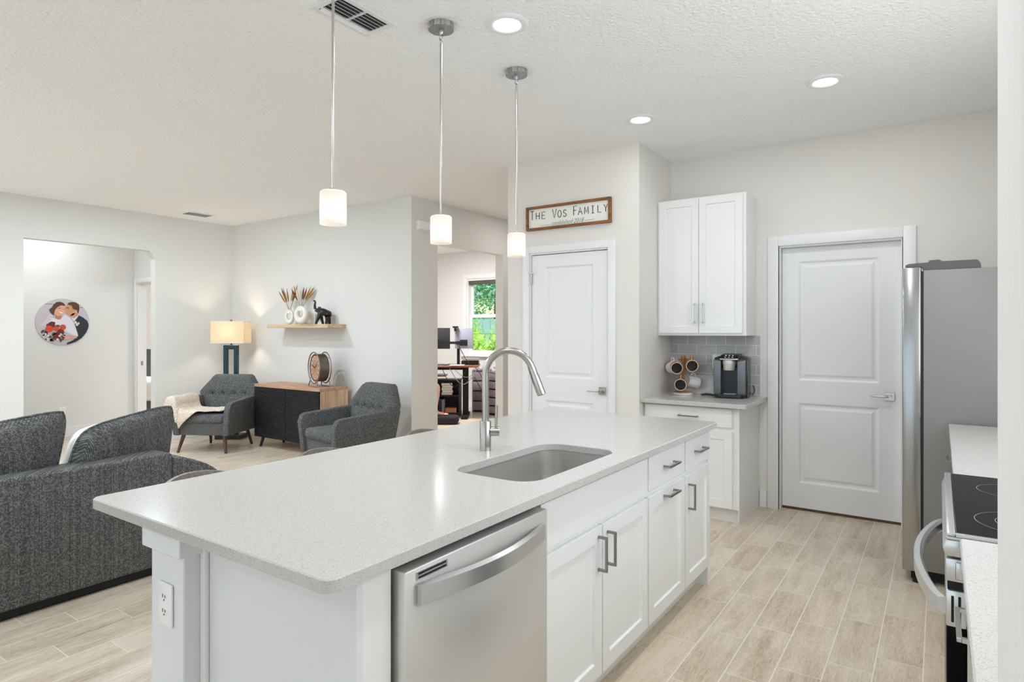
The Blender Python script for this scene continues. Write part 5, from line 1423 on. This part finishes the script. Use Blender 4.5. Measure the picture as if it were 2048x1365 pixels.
E_ = [(0, 1), (1, 2), (2, 3), (3, 4), (4, 5), (5, 6), (3, 7), (7, 8), (8, 9), (3, 10), (10, 11), (11, 12), (0, 13), (13, 14), (14, 15), (15, 16), (16, 17), (17, 18), (18, 19), (0, 20), (20, 21), (21, 22), (22, 23), (23, 24), (24, 25), (25, 26)]
Rr = [0.13, 0.125, 0.135, 0.12, 0.055, 0.075, 0.085, 0.055, 0.042, 0.028, 0.055, 0.042, 0.028, 0.085, 0.078, 0.058, 0.052, 0.034, 0.036, (0.034, 0.02), 0.085, 0.078, 0.058, 0.052, 0.034, 0.036, (0.034, 0.02)]
body = skin('body', V, E_, Rr, skinm, t, lv=2)
# fingers and toes
for hx_, hy_, hz_ in ((0.42, -0.12, 0.905), (0.40, 0.16, 0.905)):
    b = nb(); box(b, hx_-0.01, hx_+0.085, hy_-0.04, hy_+0.04, hz_-0.016, hz_+0.012, 0.012, 3)
    for k, L in enumerate((0.062, 0.078, 0.07, 0.052)): tube(b, [(hx_+0.075, hy_-0.03+k*0.02, hz_), (hx_+0.075+L*0.5, hy_-0.03+k*0.02, hz_-0.004), (hx_+0.075+L, hy_-0.03+k*0.02, hz_-0.02)], [0.009, 0.0085, 0.006], 8)
    tube(b, [(hx_+0.01, hy_-0.035*(1 if hy_ > 0 else -1), hz_), (hx_+0.05, hy_-0.062*(1 if hy_ > 0 else -1), hz_-0.006), (hx_+0.085, hy_-0.058*(1 if hy_ > 0 else -1), hz_-0.014)], [0.011, 0.010, 0.007], 8)
    obj('hand', b, skinm, body, smooth=60)
for fx, fy, fz in ((0.70, -0.125, 0.142), (0.52, 0.12, 0.03)):
    b = nb()
    for k, (L, r) in enumerate(((0.045, 0.014), (0.048, 0.011), (0.042, 0.0105), (0.036, 0.010), (0.028, 0.009))):
        y = fy+(0.034-0.017*k)*(1 if fy < 0 else -1)
        tube(b, [(fx-0.01, y, fz+0.002), (fx+L*0.5, y, fz), (fx+L, y, fz-0.004)], [r, r, r*0.7], 8)
    obj('toe', b, skinm, body, smooth=60)
# clothes follow the body
def shell(name, Vs, Es, Rs, m): return skin(name, Vs, Es, Rs, m, t, lv=2)
shell('tee_shirt', [(0, 0, 0.62), (0.01, 0, 0.74), (0.03, 0, 0.90), (0.04, 0, 1.02), (0.045, 0, 1.085), (0.03, -0.17, 1.02), (0.13, -0.215, 0.92), (0.03, 0.17, 1.02), (0.12, 0.21, 0.92)], [(0, 1), (1, 2), (2, 3), (3, 4), (3, 5), (5, 6), (3, 7), (7, 8)], [0.145, 0.142, 0.152, 0.138, 0.075, 0.072, 0.062, 0.072, 0.062], tee)
shell('shorts', [(0, 0, 0.60), (0.03, 0, 0.55), (0.06, -0.095, 0.548), (0.33, -0.11, 0.58), (0.47, -0.11, 0.58), (0.06, 0.095, 0.548), (0.30, 0.11, 0.58), (0.42, 0.11, 0.572)], [(0, 1), (1, 2), (2, 3), (3, 4), (1, 5), (5, 6), (6, 7)], [0.145, 0.13, 0.10, 0.094, 0.088, 0.10, 0.094, 0.088], shorts)
hb = nb(); ball(hb, (0.065, 0, 1.315), 0.108, (1, 0.92, 0.95), 20); hb2 = [v for v in hb.verts if v.co.x > 0.115 and v.co.z < 1.345]; bmesh.ops.delete(hb, geom=hb2, context='VERTS'); obj('hair', hb, flat('hair_brown', 70, 48, 38, 0.7), body, smooth=60)
b = nb()
for s in (-1, 1): ball(b, (0.160, s*0.032, 1.282), 0.010, (0.7, 1.2, 0.8), 10)
obj('eye', b, M['black'], body, smooth=60)
b = nb(); ball(b, (0.178, 0, 1.258), 0.016, (0.9, 0.8, 1.5), 10); obj('nose', b, skinm, body, smooth=60)
b = nb(); ball(b, (0.165, 0, 1.222), 0.014, (0.5, 1.8, 0.5), 10); obj('mouth', b, flat('lips', 176, 104, 98, 0.5), body, smooth=60)
for s in (-1, 1):
    b = nb(); ball(b, (0.075, s*0.092, 1.275), 0.026, (0.6, 0.3, 1.0), 10); obj('ear', b, skinm, body, smooth=60)

# ------------------------------------------------------------------ outside the office window
struct('lawn', box(nb(), -70, 12, 9.2, 80, -0.35, -0.2), plain_bumpy('grass_ground', srgb(120, 160, 70), 0.9, 30, 0.3))
fence = flat('fence_grey', 150, 178, 186, 0.8)
t = thing('garden_fence', 'pale blue-grey garden fence beyond the shrubs outside the office window', 'fence', (-14, 17, -0.2), 0.2)
for k in range(30): obj('fence_board', box(nb(), -4.5+k*0.3, -4.5+k*0.3+0.285, -0.015, 0.015, 0.0, 2.0), fence, t)
for z in (0.4, 1.6): obj('fence_rail', box(nb(), -4.5, 4.5, 0.015, 0.06, z, z+0.09), fence, t)
t = thing('neighbour_house', 'beige house with a low brown roof beyond the fence', 'house', (-34.5, 45, -0.2), 0.5)
obj('wall', box(nb(), -8, 6.4, -4, 4, 0, 2.9), flat('house_beige', 226, 212, 196, 0.8), t)
b = nb(); prism(b, [(-4.6, 2.9), (4.6, 2.9), (0, 4.6)], 'x', -8.5, 6.9); obj('roof', b, flat('roof_tan', 196, 168, 148, 0.85), t)
def leaves(b, n, c, rad, size, blade, rnd):
    for _ in range(n):
        while True:
            p = Vector((rnd.uniform(-1, 1), rnd.uniform(-1, 1), rnd.uniform(-1, 1)))
            if p.length < 1: break
        p = Vector((c[0]+p.x*rad[0], c[1]+p.y*rad[1], c[2]+p.z*rad[2]))
        d = Vector((rnd.uniform(-1, 1), rnd.uniform(-1, 1), rnd.uniform(-0.6, 1))).normalized(); u, v = frame_of(d)
        s = size*rnd.uniform(0.6, 1.3); w = s*blade
        q = [p-u*w*0.5, p+d*s*0.5-u*w, p+d*s, p+d*s*0.5+u*w]
        b.faces.new([b.verts.new(k) for k in q])
def leafmat(name, a, c):
    m = translucent(name, srgb(*a), 0.45); n = m.node_tree
    tc = n.nodes.new('ShaderNodeTexCoord'); no = n.nodes.new('ShaderNodeTexNoise'); no.inputs['Scale'].default_value = 2.5; n.links.new(tc.outputs['Object'], no.inputs['Vector'])
    rp = n.nodes.new('ShaderNodeValToRGB'); rp.color_ramp.elements[0].position = 0.4; rp.color_ramp.elements[1].position = 0.6
    rp.color_ramp.elements[0].color = srgb(*a); rp.color_ramp.elements[1].color = srgb(*c); n.links.new(no.outputs['Fac'], rp.inputs['Fac'])
    for nd in n.nodes:
        if nd.type == 'BSDF_PRINCIPLED': n.links.new(rp.outputs[0], nd.inputs['Base Color'])
        if nd.type == 'BSDF_TRANSLUCENT': n.links.new(rp.outputs[0], nd.inputs['Color'])
    return m
lm1 = leafmat('tree_leaf', (58, 130, 90), (120, 190, 130)); lm2 = leafmat('shrub_leaf', (142, 190, 60), (222, 238, 130)); bark = flat('bark', 92, 76, 64, 0.9)
rl = random.Random(11)
for k, (x, y, h, lb) in enumerate(((-15.7, 21.5, 8.6, 'tall leafy tree filling the right of the upper window sash'), (-22.2, 28.0, 8.0, 'leafy tree with gaps of sky at the left of the upper sash'), (-25.2, 35.0, 11.0, 'leafy tree behind the others at the window edge'))):
    t = thing('garden_tree', lb, 'tree', (x, y, -0.2), group='trees outside the office window')
    b = nb(); tube(b, [(0, 0, 0), (0.05, 0, h*0.4), (0.0, 0.1, h*0.8)], [0.16, 0.11, 0.04], 10); obj('trunk', b, bark, t, smooth=60)
    b = nb()
    for _ in range(24):
        a = rl.uniform(0, 2*PI); rr = rl.uniform(0.2, 1.7); z = rl.uniform(h*0.30, h*0.98); s = rl.uniform(0.5, 0.85)
        leaves(b, 130, (rr*math.cos(a), rr*math.sin(a), z), (s, s, s*0.6), 0.17, 0.33, rl)
    obj('crown', b, lm1, t, keepn=True)
for k, (x, y, s, h, lb) in enumerate(((-9.65, 12.2, 0.42, 1.55, 'yellow-green shrub at the left behind the silver monitor'), (-8.72, 12.2, 0.42, 1.45, 'yellow-green shrub low in the middle of the lower sash'), (-11.75, 14.6, 0.62, 1.9, 'feathery bright shrub reaching up to the fence top'), (-10.35, 14.8, 0.66, 1.95, 'bright palm-like shrub at the right edge of the window'))):
    t = thing('garden_shrub', lb, 'shrub', (x, y, -0.2), group='shrubs outside the office window')
    b = nb()
    for q in range(4): cyl(b, (0.06*math.cos(q*1.6), 0.06*math.sin(q*1.6), 0), (0.3*math.cos(q*1.6), 0.3*math.sin(q*1.6), h*0.6), 0.02, 0.01, 6)
    obj('stem', b, bark, t)
    b = nb(); leaves(b, 2600, (0, 0, h*0.55), (s, s, h*0.5), 0.17 if k > 1 else 0.13, 0.10 if k > 1 else 0.22, rl); obj('foliage', b, lm2, t, keepn=True)
